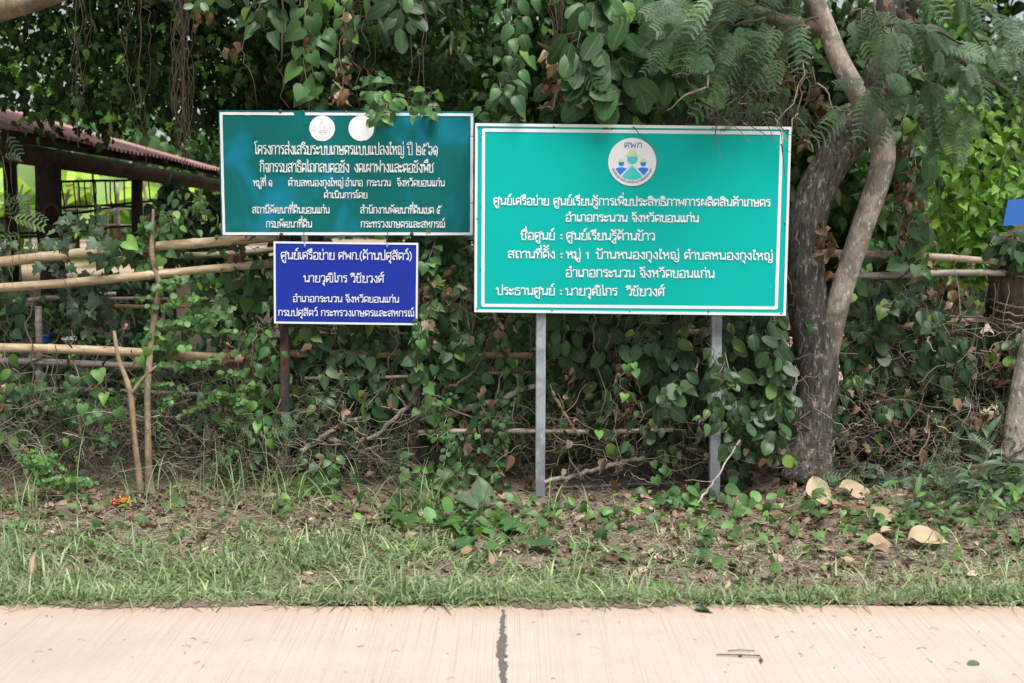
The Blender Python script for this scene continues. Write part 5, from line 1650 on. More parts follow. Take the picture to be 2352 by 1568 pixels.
# loose plants on the left fence
vine('climbing_vine', 'sparse light green heart-leaved vine over the bamboo poles left of the boards', 'vine', 'heart', gp(420, 1100, 7.45),
     [(335, 390, 510, 600, 7.42, 7.5, 3, 'heart', 0.075, {'mean': 0.6, 'frac': 0.25, 'jt': 14, 'jb': 20}), (370, 500, 470, 560, 7.45, 7.7, 5, 'ovate', 0.055, {'slant': 90, 'jb': 30, 'jt': 20, 'mean': 0.6, 'frac': 0.2, 'prob': 0.7}), (565, 605, 590, 700, 7.3, 7.45, 3, 'heart', 0.075, {'mean': 0.55, 'jt': 14, 'jb': 14, 'slant': 14}), (440, 540, 620, 720, 7.4, 7.5, 4, 'round', 0.05, {'mean': 0.7, 'jt': 14, 'jb': 14}),
      (570, 640, 760, 960, 7.2, 7.5, 7, 'ovate', 0.08), (245, 290, 570, 600, 7.42, 7.45, 1, 'heart', 0.075, {'jt': 10, 'jb': 10}), (420, 620, 890, 1070, 7.25, 7.7, 10, 'ovate', 0.06, {'prob': 0.6})],
     [(540, 600, 7.4, 6, 10), (585, 830, 7.2, 3, 8), (525, 800, 7.2, 2, 5), (560, 560, 7.42, 5, 12), (345, 800, 7.4, 4, 14)], 0.08)
vine('climbing_vine', 'low sprawling vine with scattered heart leaves under the grey rail at the left edge', 'vine', 'heart', gp(120, 1090, 7.4),
     [(-60, 300, 880, 980, 7.2, 7.6, 15, 'heart', 0.055, {'prob': 0.6, 'slant': 90, 'frac': 0.14, 'jt': 20}), (-60, 560, 940, 1050, 7.25, 7.8, 14, 'ovate', 0.055, {'prob': 0.5, 'slant': 90}), (-60, 110, 670, 770, 7.7, 7.9, 4, 'ovate', 0.09, {'mean': 0.25, 'jt': 10}), (-40, 50, 960, 1060, 7.2, 7.5, 5, 'oval', 0.09)], [(120, 1000, 7.2, 10, 70), (330, 1010, 7.2, 14, 90), (200, 850, 7.4, 6, 60)], 0.055)
# dusty lobed weed before the thick post
vine('weed', 'dusty blue-green weed with lobed leaves before the thick shed post', 'plant', 'dusty', gp(190, 900, 7.35),
     [(140, 290, 500, 545, 7.3, 7.4, 2, 'lobed', 0.065, {'slant': 30, 'mean': 0.3, 'jt': 16, 'jb': 16}), (-40, 130, 568, 600, 7.6, 7.7, 4, 'lobed', 0.07, {'jt': 8, 'jb': 14, 'mean': 0.3}), (150, 260, 620, 700, 7.65, 7.7, 4, 'lobed', 0.09, {'jt': 8, 'jb': 14, 'mean': 0.2})], None, stem='stem')
# shrub with two tan stems on the left
sh2 = thing('shrub', 'round-leaved shrub with two straight tan stems in front of the left bamboo rails', 'shrub', gp(330, 1140, 6.95))
b = MB()
limb(b, [(325, 1150, 6.95, 10), (318, 1080, 6.98, 7.5), (308, 1000, 7.0, 7), (302, 920, 7.02, 8), (296, 880, 7.05, 6), (272, 830, 7.1, 5), (262, 760, 7.15, 4)], 8, 26, 0.08)
limb(b, [(302, 905, 7.03, 5), (325, 870, 7.08, 4), (360, 840, 7.12, 3)], 6, 12, 0.05)
b.build('stem', M['bark_tan'], sh2)
b = MB()
limb(b, [(348, 1160, 6.95, 16), (342, 1100, 6.97, 9), (340, 1000, 7.0, 8), (338, 900, 7.05, 8), (345, 800, 7.2, 7.5), (356, 720, 7.3, 8), (370, 650, 7.35, 7), (345, 590, 7.38, 7), (350, 540, 7.4, 5), (352, 480, 7.42, 3)], 8, 40, 0.08)
b.build('stem', M['bark_tan'], sh2)
lf, st = MB(), MB()
for i in range(12):
    x, y = RNG.uniform(370, 540), RNG.uniform(600, 830)
    a = P(350 + RNG.normal(0, 8), y + RNG.uniform(-20, 90), 7.35)
    strand(lf, st, a, P(x, y, RNG.uniform(7.0, 7.4)), 'round', 0.042, 0.6, 0.02, 9, 0.6, 0.002, 0.75, 0.55, 0.14, True, 0.3)
for i in range(8):
    x, y = RNG.uniform(60, 250), RNG.uniform(1020, 1100)
    strand(lf, st, P(160 + RNG.normal(0, 40), 1110, 6.95), P(x - 30, y, RNG.uniform(6.7, 7.0)), 'round', 0.03, 0.5, 0.02, 8, 0.6, 0.002, 0.9, 0.6, 0.1, True, 0.3)
for i in range(20):
    x, y = RNG.uniform(330, 640), RNG.uniform(850, 1000)
    strand(lf, st, P(x, y, 7.2), P(x + RNG.normal(0, 50), y + RNG.normal(20, 40), RNG.uniform(7.0, 7.4)), 'round', 0.03, 0.6, 0.02, 8, 0.6, 0.0018, 0.8, 0.5, 0.1, True, 0.4)
lf.build('foliage', M['round'], sh2)
st.build('twigs', M['twig'], sh2)
# bright heart leaves
for lab, pts, sz, ln in [('pair of big bright heart leaves low beside the dark trunk foot', [(1795, 905), (1783, 930), (1775, 900)], 0.115, 0.5), ('bright heart leaves in the brown tangle beside the tan stems', [(240, 905), (262, 912), (205, 862), (225, 850), (270, 940), (340, 800), (320, 820), (190, 930)], 0.07, 0.9),
                         ('small fresh heart leaves low in the middle of the curtain between the grey posts', [(1440, 838), (1460, 850), (1435, 905), (1455, 835), (1500, 1060), (1520, 1075), (1505, 1095), (1375, 990)], 0.055, 0.8)]:
    t = thing('young_vine', lab, 'vine', gp(pts[0][0], 1090, 7.0))
    b, st = MB(), MB()
    p = np.array([P(x, y, 6.93) for x, y in pts])
    n = len(p)
    put_leaves(b, 'heart', p, rdir(n, (0.2, -0.15, -0.9), 0.3), rdir(n, (0, -1, 0.35), 0.2), RNG.uniform(0.85, 1.15, n) * sz, RNG.uniform(0.7, 0.95, n))
    for q in p:
        st.tube(wig(q, q + (RNG.normal(0, 0.06), 0.12, -0.15), 6, 0.008), 0.0018, 4, False)
    b.build('foliage', M['heart'], t); st.build('stems', M['stem'], t)

# hanging vines above the boards
HV = [('hanging vine with big heart leaves above the first white disc of the teal board', 'heart', [(695, 740, -40, 225, 7.24, 7.34, 3, 'heart', 0.10, {'slant': 10, 'jt': 10, 'jb': 12, 'amp': 0.012, 'step': 0.55, 'mean': 0.42, 'prob': 0.8})], [(705, 80, 7.25, 3, 6)]),
      ('hanging vine with withered brown leaf bunches above the second white disc', 'heart', [(785, 815, -40, 215, 7.24, 7.34, 2, 'heart', 0.07, {'slant': 8, 'jt': 10, 'jb': 10, 'prob': 0.35, 'amp': 0.01})], [(790, 160, 7.25, 7, 10), (782, 205, 7.25, 9, 8), (775, 225, 7.25, 5, 6), (800, 60, 7.25, 4, 8)]),
      ('leafy vine sprays creeping over the top edge of the teal board', 'heart', [(885, 930, 225, 262, 7.06, 7.1, 2, 'ovate', 0.072, {'jt': 14, 'jb': 8, 'slant': 20, 'mean': 0.55, 'hang': 0.6}), (870, 1010, 205, 242, 7.2, 7.28, 3, 'ovate', 0.07, {'jt': 10, 'jb': 4, 'slant': 40, 'mean': 0.6, 'hang': 0.4})], None),
      ('long vine with yellowing leaves hanging in the gap above both boards', 'heart', [(1148, 1178, -40, 250, 7.0, 7.1, 2, 'ovate', 0.10, {'slant': 8, 'jt': 10, 'jb': 16, 'step': 0.5, 'amp': 0.012}), (1120, 1180, 190, 272, 7.0, 7.1, 3, 'ovate', 0.09, {'slant': 10, 'jb': 10})], [(1275, 120, 7.0, 8, 10), (1268, 200, 7.0, 6, 12)]),
      ('big-leaved creeper with broad round leaves hanging above the green board', 'big', [(1350, 1510, -60, 215, 6.98, 7.3, 13, 'oval', 0.165, {'step': 0.38, 'slant': 20, 'jt': 20, 'jb': 14, 'pair': True, 'mean': 0.45}), (1290, 1420, 150, 225, 7.0, 7.3, 6, 'oval', 0.13, {'slant': 20}), (1440, 1640, 120, 230, 7.1, 7.5, 8, 'oval', 0.12, {'prob': 0.7, 'jb': 20}), (1560, 1760, 100, 290, 7.5, 8.1, 18, 'oval', 0.12, {'prob': 0.8})], None),
      ('compound-leaved branch with long dull leaves hanging in front at the top left', 'vine', [(560, 640, -30, 80, 6.8, 6.95, 2, 'oval', 0.11, {'slant': 14, 'prob': 0.7, 'mean': 0.35, 'step': 0.55, 'jt': 5, 'jb': 14}), (400, 500, -70, -5, 6.8, 7.0, 2, 'oval', 0.10, {'slant': 40, 'prob': 0.7, 'mean': 0.35, 'jb': 12, 'step': 0.55})], [(470, 25, 6.85, 3, 12), (530, 100, 6.85, 2, 8)]),
      ('second compound-leaved branch with narrow drooping leaves above the middle of the boards', 'vine', [(850, 1060, -60, 120, 7.9, 8.4, 3, 'lance', 0.16, {'slant': 60, 'pair': True, 'mean': 0.4, 'step': 0.36}), (900, 950, -60, 60, 7.5, 7.6, 1, 'oval', 0.13, {'pair': True, 'step': 0.5, 'jb': 14})], None),
      ('vine full of shrivelled brown leaves hanging right of the pale trunk', 'heart', [(2060, 2130, 130, 620, 7.25, 7.4, 7, 'heart', 0.10, {'slant': 24, 'prob': 0.35, 'jt': 20})], [(2080, 330, 7.25, 9, 14), (2075, 400, 7.25, 8, 14), (2090, 470, 7.25, 14, 16), (2100, 540, 7.25, 12, 16), (1880, 240, 7.3, 8, 16), (1860, 300, 7.3, 5, 10), (2070, 230, 7.3, 9, 20), (2060, 60, 7.3, 12, 40), (2150, 40, 7.3, 8, 30), (2090, 600, 7.25, 6, 18), (1895, 560, 7.15, 7, 14), (1890, 520, 7.15, 4, 8)])]
for lab, mat, cs_, dd in HV:
    c = cs_[0]
    vine('hanging_vine', lab, 'vine', mat, P((c[0] + c[1]) / 2, c[2], c[4]), cs_, dd, 0.085)

# bare hanging stems and aerial roots
for lab, x0, x1, yt, yb, Y, n, r in [('thick dark bundle of bare aerial roots hanging left of the teal board', 408, 436, -60, 345, 7.8, 20, 0.0034), ('few thin bare vine stems dangling over the pink roof', 300, 345, -60, 330, 7.7, 5, 0.003), ('loose bare curling stems hanging in the canopy at the upper left', 60, 280, -60, 300, 7.9, 6, 0.003),
                                     ('bundle of brown stems hanging between the teal and green boards', 1262, 1300, -60, 290, 7.15, 12, 0.005), ('dark bare stems hanging in the shade above the right half of the green board', 1540, 1850, 120, 330, 7.4, 24, 0.006), ('tan bare vine stems trailing through the hedge between blue and green boards', 970, 1220, 680, 1060, 7.22, 7, 0.0045), ('tan bare vine stems trailing below the green board between its posts', 1270, 1630, 710, 1050, 7.14, 7, 0.0042), ('bare vine stems trailing through the thicket right of the trunk', 1960, 2330, 650, 1040, 7.32, 7, 0.0042),
                                     ('thin dark stems hanging behind the teal board', 560, 1010, -60, 260, 7.6, 14, 0.0055)]:
    b = MB()
    for i in range(n):
        x = RNG.uniform(x0, x1)
        xm = (x0 + x1) / 2
        b.tube(wig(P(x, yt, Y + RNG.normal(0, 0.05)), P(xm + (x - xm) * 0.9 + RNG.normal(0, 8), yb + RNG.normal(0, 30), Y + RNG.normal(0, 0.06)), 16, 0.018), np.linspace(r, r * 0.45, 16) * RNG.uniform(0.5, 1.3), 5, False, (RNG.uniform(0.15, 0.5) if yt < 400 else RNG.uniform(0.5, 0.9), RNG.uniform(0.2, 0.7), 0.5))
    tag(b.build('bare_vine', M['twig'], None, True, P((x0 + x1) / 2, yt, Y)), lab, 'vine')
# drooping curled stems over the green board's face
b = MB()
for pts in [[(1780, 270), (1800, 310), (1812, 330), (1790, 300)], [(1700, 275), (1760, 310), (1790, 330), (1815, 350)], [(1660, 270), (1700, 300), (1722, 325)], [(1745, 262), (1795, 300), (1801, 390)], [(1795, 330), (1802, 395), (1803, 410)], [(1455, 290), (1470, 310), (1490, 330), (1510, 345)], [(1750, 265), (1770, 300), (1775, 322)]]:
    p = np.array([P(x, y, 6.80) for x, y in pts])
    t = np.linspace(0, len(p) - 1, 16)
    q = np.stack([np.interp(t, np.arange(len(p)), p[:, k]) for k in range(3)], -1)
    q[1:-1] = (q[:-2] + 2 * q[1:-1] + q[2:]) / 4
    b.tube(q, np.linspace(0.003, 0.0012, 16), 5, False)
tag(b.build('bare_vine', M['twig'], None, True, P(1780, 270, 6.8)), 'thin bare vine tips drooping over the top right face of the green board', 'vine')

# feathery weeds on the fence and at the hedge foot
for lab, sp, sz in [('feathery mimosa sprig growing against the lower left of the rusty posts', [(545, 985), (560, 1000), (540, 960), (660, 975), (655, 995), (640, 960), (530, 870), (545, 860)], 0.13), ('feathery seedling at the foot of the right rusty post', [(920, 1075), (945, 1080), (905, 1040), (925, 1060), (900, 1090)], 0.12),
                    ('tall feathery weed in front of the thick shed post at the left edge', [(20, 470), (30, 510), (15, 560), (45, 440), (60, 480), (10, 600), (35, 540), (5, 280), (12, 300), (6, 350), (10, 310), (15, 500)], 0.2), ('feathery mimosa patch low in front of the right hedge', [(2060, 1110), (2100, 1095), (2150, 1080), (2130, 1120), (2180, 1100), (2040, 1130), (2200, 1060), (2160, 1140), (2090, 1130), (2120, 1070), (2190, 1130), (2230, 1000), (2310, 940), (2320, 960), (1905, 1105), (1930, 1110), (1890, 1100), (2170, 1040), (2140, 1060), (2215, 1110)], 0.15),
                    ('feathery branch lying over the grass at the right edge', [(2230, 1180), (2250, 1200), (2270, 1215), (2290, 1210), (2300, 1190), (2260, 1180), (2310, 1225), (2240, 1160), (2280, 1185)], 0.17)]:
    Yv = 7.3 if sp[0][1] < 700 else 6.85 if sp[0][1] < 1100 else 6.4
    t = thing('mimosa', lab, 'plant', gp(sp[0][0], 1130, Yv))
    b, st = MB(), MB()
    p = np.vstack([np.array([P(x + RNG.normal(0, 9), y + RNG.normal(0, 9), Yv + RNG.normal(0, 0.05)) for x, y in sp]) for _ in range(1 if Yv > 7 else 2)])
    p[:, 2] = np.maximum(p[:, 2], 0.05)
    n = len(p)
    put_fronds(b, p, rdir(n, (0, -0.35, 0.15), 0.6), rdir(n, (0, -0.6, 0.8), 0.25), RNG.uniform(0.6, 1.0, n) * sz * 0.8, RNG.uniform(0.4, 0.95, n), True)
    root = np.mean(p, 0) * (1, 1, 0)
    for q in p:
        st.tube(wig(q, (q[0] * 0.6 + root[0] * 0.4, q[1] + 0.03, max(0.0, q[2] - 0.35)), 6, 0.01), 0.0011, 4, False)
    b.build('foliage', M['frond'], t); st.build('stems', M['stem'], t)

# dead twig tangle and dark undergrowth behind
b = MB()
for i in range(2000):
    x = RNG.uniform(-80, 2420)
    y = RNG.uniform(790, 1110) if x < 640 else RNG.uniform(700, 1105)
    if RNG.random() < 0.45:
        y = RNG.uniform(950, 1120)
    Y = RNG.uniform(7.05, 7.9) if y > 940 else RNG.uniform(7.25, 7.9)
    a = P(x, y, Y)
    d = rdir(1, (0, 0, -0.15), 0.8)[0] * (1, 0.35, 1)
    ln_ = RNG.uniform(0.15, 0.75)
    c = a + d * ln_
    c[2] = max(c[2], 0.02)
    b.tube(wig(a, c, 9, 0.022), np.linspace(1, 0.5, 9) * RNG.choice([0.0016, 0.0024, 0.0034, 0.006], p=[0.4, 0.35, 0.2, 0.05]), 4, False, (np.clip(RNG.normal(0.5, 0.25), 0, 1), RNG.random(), 0.5))
for i in range(1300):
    x, y = RNG.uniform(-60, 2400), RNG.uniform(900, 1125)
    if RNG.random() < 0.25:
        y = RNG.uniform(720, 930)
    if 1840 < x < 1910 or (y < 900 and x < 600):
        continue
    a = P(x, y, RNG.uniform(6.95, 7.3) if y > 960 else RNG.uniform(7.2, 7.4))
    c = a + rdir(1, (0, 0, 0), 1)[0] * (1, 0.3, 0.8) * RNG.uniform(0.12, 0.55)
    c[2] = max(c[2], 0.015)
    b.tube(wig(a, c, 10, 0.018), np.linspace(1, 0.5, 10) * RNG.choice([0.0013, 0.002, 0.003], p=[0.45, 0.4, 0.15]), 4, False, (np.clip(RNG.normal(0.72, 0.2), 0, 1), RNG.random(), 0.5))
tag(b.build('twig_tangle', M['twig']), 'tangle of bare dead twigs and vine stems filling the hedge', 'twigs', kind='stuff')
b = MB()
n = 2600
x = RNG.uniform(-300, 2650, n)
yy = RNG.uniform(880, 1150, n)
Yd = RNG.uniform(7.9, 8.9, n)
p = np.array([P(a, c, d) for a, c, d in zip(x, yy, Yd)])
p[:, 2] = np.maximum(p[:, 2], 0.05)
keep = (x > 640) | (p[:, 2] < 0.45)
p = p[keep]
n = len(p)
put_leaves(b, 'ovate', p, rdir(n, (0, -0.2, -0.8), 0.5), rdir(n, (0, -0.7, 0.5), 0.5), RNG.uniform(0.08, 0.14, n), young(n, 0.25, 0.15, 0.02))  # leaf tones picked darker, so the shade in the hedge is partly colour
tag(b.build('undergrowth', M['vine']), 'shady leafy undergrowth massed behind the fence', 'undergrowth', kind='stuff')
# ------------------------------------------------------------------ grass verge, litter and small things on the ground


def blade_field(mb, n, x, y, ln, wd, lean, r1, seg=3):
    """curved tapering blades; lean 0 = upright, 1 = lying"""
    z = np.where(y < 5.07, np.maximum(gz(x, y), 0.047), gz(x, y))
    az = RNG.uniform(0, 2 * math.pi, n)
    d = np.stack([np.cos(az), np.sin(az)], -1)
    el = np.clip(1.35 - lean * 1.3 + RNG.normal(0, 0.2, n), 0.02, 1.5)
    rows = []
    px, py, pz = x.copy(), y.copy(), z.copy() + 0.002
    s = np.stack([-d[:, 1], d[:, 0]], -1)
    for k in range(seg + 1):
        w = wd * (1 - (k / seg) ** 1.6) * 0.5 + 0.0003
        rows.append(np.stack([np.stack([px - s[:, 0] * w, py - s[:, 1] * w, pz], -1), np.stack([px + s[:, 0] * w, py + s[:, 1] * w, pz + 0.0], -1)], 1))
        e = el - k * 0.42 * (0.4 + lean)
        st = ln / seg
        px = px + d[:, 0] * np.cos(e) * st
        py = py + d[:, 1] * np.cos(e) * st
        pz = np.maximum(pz + np.sin(e) * st, np.where(py < 4.96, 0.050, gz(px, py) + 0.004))
    v = np.stack(rows, 1).reshape(n, -1, 3)
    m = v.shape[1]
    q = np.array([(2 * k, 2 * k + 1, 2 * k + 3, 2 * k + 2) for k in range(seg)])
    Q = q[None] + (np.arange(n) * m)[:, None, None]
    a = np.stack([np.repeat(r1[:, None], m, 1), np.repeat(RNG.random((n, 1)), m, 1), np.full((n, m), 0.5)], -1)
    mb.add(v.reshape(-1, 3), Q.reshape(-1, 4), None, a.reshape(-1, 3))


def dens(x, y):
    """grass density over the verge"""
    e = 1.0 * np.exp(-((y - 5.03) / 0.18) ** 2) * np.clip(0.62 + 0.45 * np.sin(x * 2.9 + 1) + 0.35 * np.sin(x * 7.3) + 0.2 * np.sin(x * 17 + 8 * y), 0.08, 1.25)
    left = sstep(0.7, -0.4, x) * sstep(6.5, 5.7, y) * 0.85
    right = sstep(1.6, 3.0, x) * sstep(5.8, 5.3, y) * 0.3
    mid = 0.20 * sstep(6.7, 5.6, y)
    nz = 0.5 + 0.28 * np.sin(x * 3.7 + 2.1 * np.sin(y * 4)) + 0.28 * np.sin(x * 7.9 + y * 9.3) + 0.2 * np.sin(x * 15 - y * 6)
    return np.clip(e + (left + right + mid) * np.clip(nz, 0.05, 1.3), 0, 1.2)


def scatter(n, x0=-4.0, x1=4.0, y0=4.92, y1=6.95, f=None):
    x, y = RNG.uniform(x0, x1, n), RNG.uniform(y0, y1, n)
    if f is not None:
        k = RNG.random(n) < f(x, y)
        x, y = x[k], y[k]
    return x, y


gb = MB()
x, y = scatter(97000, f=dens)
n = len(x)
blade_field(gb, n, x, y, 0.035 + 0.15 * RNG.random(n) ** 1.7, RNG.uniform(0.0035, 0.0098, n), np.clip(RNG.normal(0.68, 0.25, n), 0, 1), np.clip(RNG.normal(0.5, 0.22, n), 0, 1))
# longer tufts along the slab edge and up in the hedge foot
for (cx, cy, n, l, sp) in [(-0.45, 4.97, 70, 0.2, 0.12), (-0.15, 4.97, 60, 0.16, 0.1), (-2.3, 4.97, 60, 0.16, 0.14), (0.75, 4.97, 50, 0.14, 0.12), (1.3, 4.97, 60, 0.15, 0.12), (1.75, 4.97, 40, 0.17, 0.1), (2.1, 5.05, 60, 0.15, 0.14), (-1.25, 5.3, 70, 0.2, 0.2),
                           (-1.9, 5.5, 70, 0.2, 0.25), (-0.9, 5.6, 80, 0.2, 0.25), (-2.6, 5.7, 60, 0.22, 0.2), (-2.75, 6.7, 60, 0.35, 0.1), (-1.6, 6.75, 90, 0.42, 0.28), (-1.1, 6.7, 60, 0.4, 0.2), (-0.45, 6.6, 70, 0.4, 0.1), (-0.3, 6.55, 50, 0.35, 0.12), (0.3, 6.55, 26, 0.3, 0.1), (2.2, 5.35, 60, 0.16, 0.2), (2.0, 5.9, 40, 0.2, 0.3), (-2.0, 6.9, 40, 0.5, 0.3), (-1.3, 6.95, 34, 0.55, 0.3)]:
    x, y = RNG.normal(cx, sp, n), RNG.normal(cy, min(sp, 0.05) if cy < 5.2 else sp * 0.6, n)
    y = np.maximum(y, 4.93)
    blade_field(gb, n, x, y, RNG.uniform(0.5, 1.1, n) * l, RNG.uniform(0.004, 0.008, n), np.clip(RNG.normal(0.25, 0.15, n), 0, 1), np.clip(RNG.normal(0.45, 0.15, n), 0, 0.85), 5)
n = 2600                                            # runners and blades flopping over the slab
x, y = RNG.uniform(-3.3, 3.3, n), RNG.uniform(4.88, 5.05, n)
keep = RNG.random(n) < np.clip(0.55 + 0.5 * np.sin(x * 2.3) + 0.4 * np.sin(x * 6.1 + 1), 0.05, 1) * np.where(y < 4.93, 0.35, 1)
x, y = x[keep], y[keep]
n = len(x)
blade_field(gb, n, x, y, RNG.uniform(0.05, 0.17, n), RNG.uniform(0.003, 0.008, n), np.clip(RNG.normal(0.8, 0.2, n), 0, 1.05), np.clip(RNG.normal(0.55, 0.22, n), 0, 1), 4)
tag(gb.build('grass', M['grass']), 'short ragged grass along the road edge', 'grass', kind='stuff')

# cut grass clippings and straw lying flat
cb = MB()
x, y = scatter(34000, f=lambda x, y: np.clip(0.25 + 0.5 * dens(x, y) + 0.3 * np.sin(x * 2.3 + y * 3), 0.08, 1) * sstep(6.9, 6.3, y))
n = len(x)
blade_field(cb, n, x, y, RNG.uniform(0.04, 0.16, n), RNG.uniform(0.0016, 0.004, n), np.full(n, 1.05), np.clip(RNG.normal(0.55, 0.3, n), 0, 1), 2)
tag(cb.build('straw_litter', M['straw']), 'pale dry stalks and clippings strewn over the verge', 'straw', kind='stuff')

# leaf litter and crumbs
lb = MB()
n = 6100
x, y = RNG.uniform(-4.0, 4.1, n), 5.15 + 2.0 * RNG.random(n) ** 0.75
keep = RNG.random(n) < np.clip(0.85 - dens(x, y), 0.06, 1)
x, y = x[keep], y[keep]
n = len(x)
put_leaves(lb, 'crumple', np.stack([x, y, gz(x, y) + 0.008], -1), rdir(n, (0, 0, 0), 1) * (1, 1, 0.15), rdir(n, (0, 0, 1), 0.35), RNG.uniform(0.015, 0.06, n), np.clip(RNG.normal(0.4, 0.25, n), 0, 1))
n = 200
x, y = RNG.uniform(-3.4, 3.6, n), RNG.uniform(5.3, 6.9, n)
put_leaves(lb, 'oval', np.stack([x, y, gz(x, y) + 0.012], -1), rdir(n, (0, 0, 0), 1) * (1, 1, 0.2), rdir(n, (0, 0, 1), 0.4), RNG.uniform(0.04, 0.09, n), np.clip(RNG.normal(0.55, 0.25, n), 0, 1))
tag(lb.build('leaf_litter', M['litter']), 'brown crumpled leaf litter under the hedge', 'leaves', kind='stuff')
tb = MB()
for i in range(900):
    x, y = RNG.uniform(-3.4, 3.5), 5.15 + 1.9 * RNG.random() ** 0.7
    a = RNG.uniform(0, math.pi)
    l = RNG.uniform(0.05, 0.28)
    p = wig((x, y, gz(x, y) + 0.008), (x + l * math.cos(a), y + l * math.sin(a), gz(x, y) + RNG.uniform(0.005, 0.03)), 6, 0.008)
    p[:, 2] = np.maximum(p[:, 2], gz(p[:, 0], p[:, 1]) + 0.004)
    tb.tube(p, RNG.uniform(0.0012, 0.0035), 4, False, (np.clip(RNG.normal(0.6, 0.25), 0, 1), RNG.random(), 0.5))
tag(tb.build('fallen_twigs', M['twig']), 'thin brown twigs scattered on the soil of the verge', 'twigs', kind='stuff')

# small creeping herbs over the verge
hb = MB()
for (cx, cy, sp, n, kind, sz, mean) in [(0.35, 6.3, 0.5, 50, 'heart', 0.045, 0.5), (1.9, 6.2, 0.35, 70, 'heart', 0.05, 0.35), (-1.8, 6.0, 0.7, 90, 'ovate', 0.035, 0.7), (-0.4, 6.4, 0.35, 60, 'ovate', 0.07, 0.5), (2.5, 6.3, 0.35, 110, 'lance', 0.10, 0.25), (2.6, 5.9, 0.4, 60, 'oval', 0.05, 0.35),
                                        (1.0, 6.35, 0.4, 50, 'ovate', 0.05, 0.5), (0.0, 5.6, 1.8, 130, 'round', 0.025, 0.6), (-2.4, 6.4, 0.6, 80, 'heart', 0.045, 0.6), (0.7, 5.9, 0.7, 60, 'heart', 0.05, 0.4), (2.9, 6.6, 0.2, 90, 'lance', 0.13, 0.2), (1.5, 6.6, 0.3, 40, 'oval', 0.07, 0.4), (-0.2, 6.2, 0.2, 60, 'oval', 0.08, 0.5)]:
    x, y = RNG.normal(cx, sp, n), np.clip(RNG.normal(cy, sp * 0.4, n), 5.15, 6.95)
    up_ = 0.45 if kind == 'lance' else 0.15
    p = np.stack([x, y, gz(x, y) + RNG.uniform(0.01, 0.09 if kind != 'lance' else 0.22, n)], -1)
    put_leaves(hb, kind, p, rdir(n, (0, -0.2, up_), 0.8) * (1, 1, 0.7), rdir(n, (0, -0.35, 1), 0.35), RNG.uniform(0.7, 1.25, n) * sz, young(n, mean, 0.2, 0.08))
tag(hb.build('ground_herbs', M['round']), 'low leafy creeping herbs spread over the verge', 'ground cover', kind='stuff')

# leafy weeds one can tell apart
for lab, dx, dy, n, kind, sz, h, mat in [('leafy weed clump with long grass between the rusty post and the grey post', 985, 1165, 44, 'ovate', 0.085, 0.32, 'heart'), ('small green sprout behind the orange wrapper', 275, 1110, 12, 'serrate', 0.07, 0.14, 'heart'), ('drooping pale green sprig at the foot of the left rusty post', 700, 1140, 14, 'ovate', 0.07, 0.3, 'heart'),
                                     ('low leafy weed in the litter right of the first grey post', 1545, 1170, 40, 'ovate', 0.09, 0.16, 'heart'), ('bamboo-leaved grass clump at the lower right edge', 2290, 1130, 110, 'lance', 0.14, 0.42, 'dusty'), ('second bamboo-leaved grass clump nearer the mimosa patch', 2180, 1160, 80, 'lance', 0.13, 0.28, 'dusty'),
                                     ('dusty broad-leaved weed clump below the leaning grey trunk at the right edge', 2330, 1090, 70, 'oval', 0.09, 0.35, 'dusty'), ('dusty heart-leaved weed clump between the dark trunk foot and the mimosa patch', 2000, 1120, 46, 'heart', 0.07, 0.2, 'dusty')]:
    g = G(dx, dy)
    t = thing('weed', lab, 'plant', g)
    b, st = MB(), MB()
    for i in range(max(3, n // 7)):
        strand(b, st, g + (RNG.normal(0, 0.08), RNG.normal(0, 0.05), 0.0), g + (RNG.normal(0, 0.18), RNG.normal(-0.05, 0.08), RNG.uniform(0.4, 1.0) * h), kind, sz, 0.42, 0.012, 8, 0.5, 0.002, 0.95, 0.5, 0.12, False, 0.25 if kind != 'lance' else -0.2, face=(0, -0.8, 0.7))
    b.build('foliage', M[mat], t); st.build('stems', M['stem'], t)

# big fallen leaves


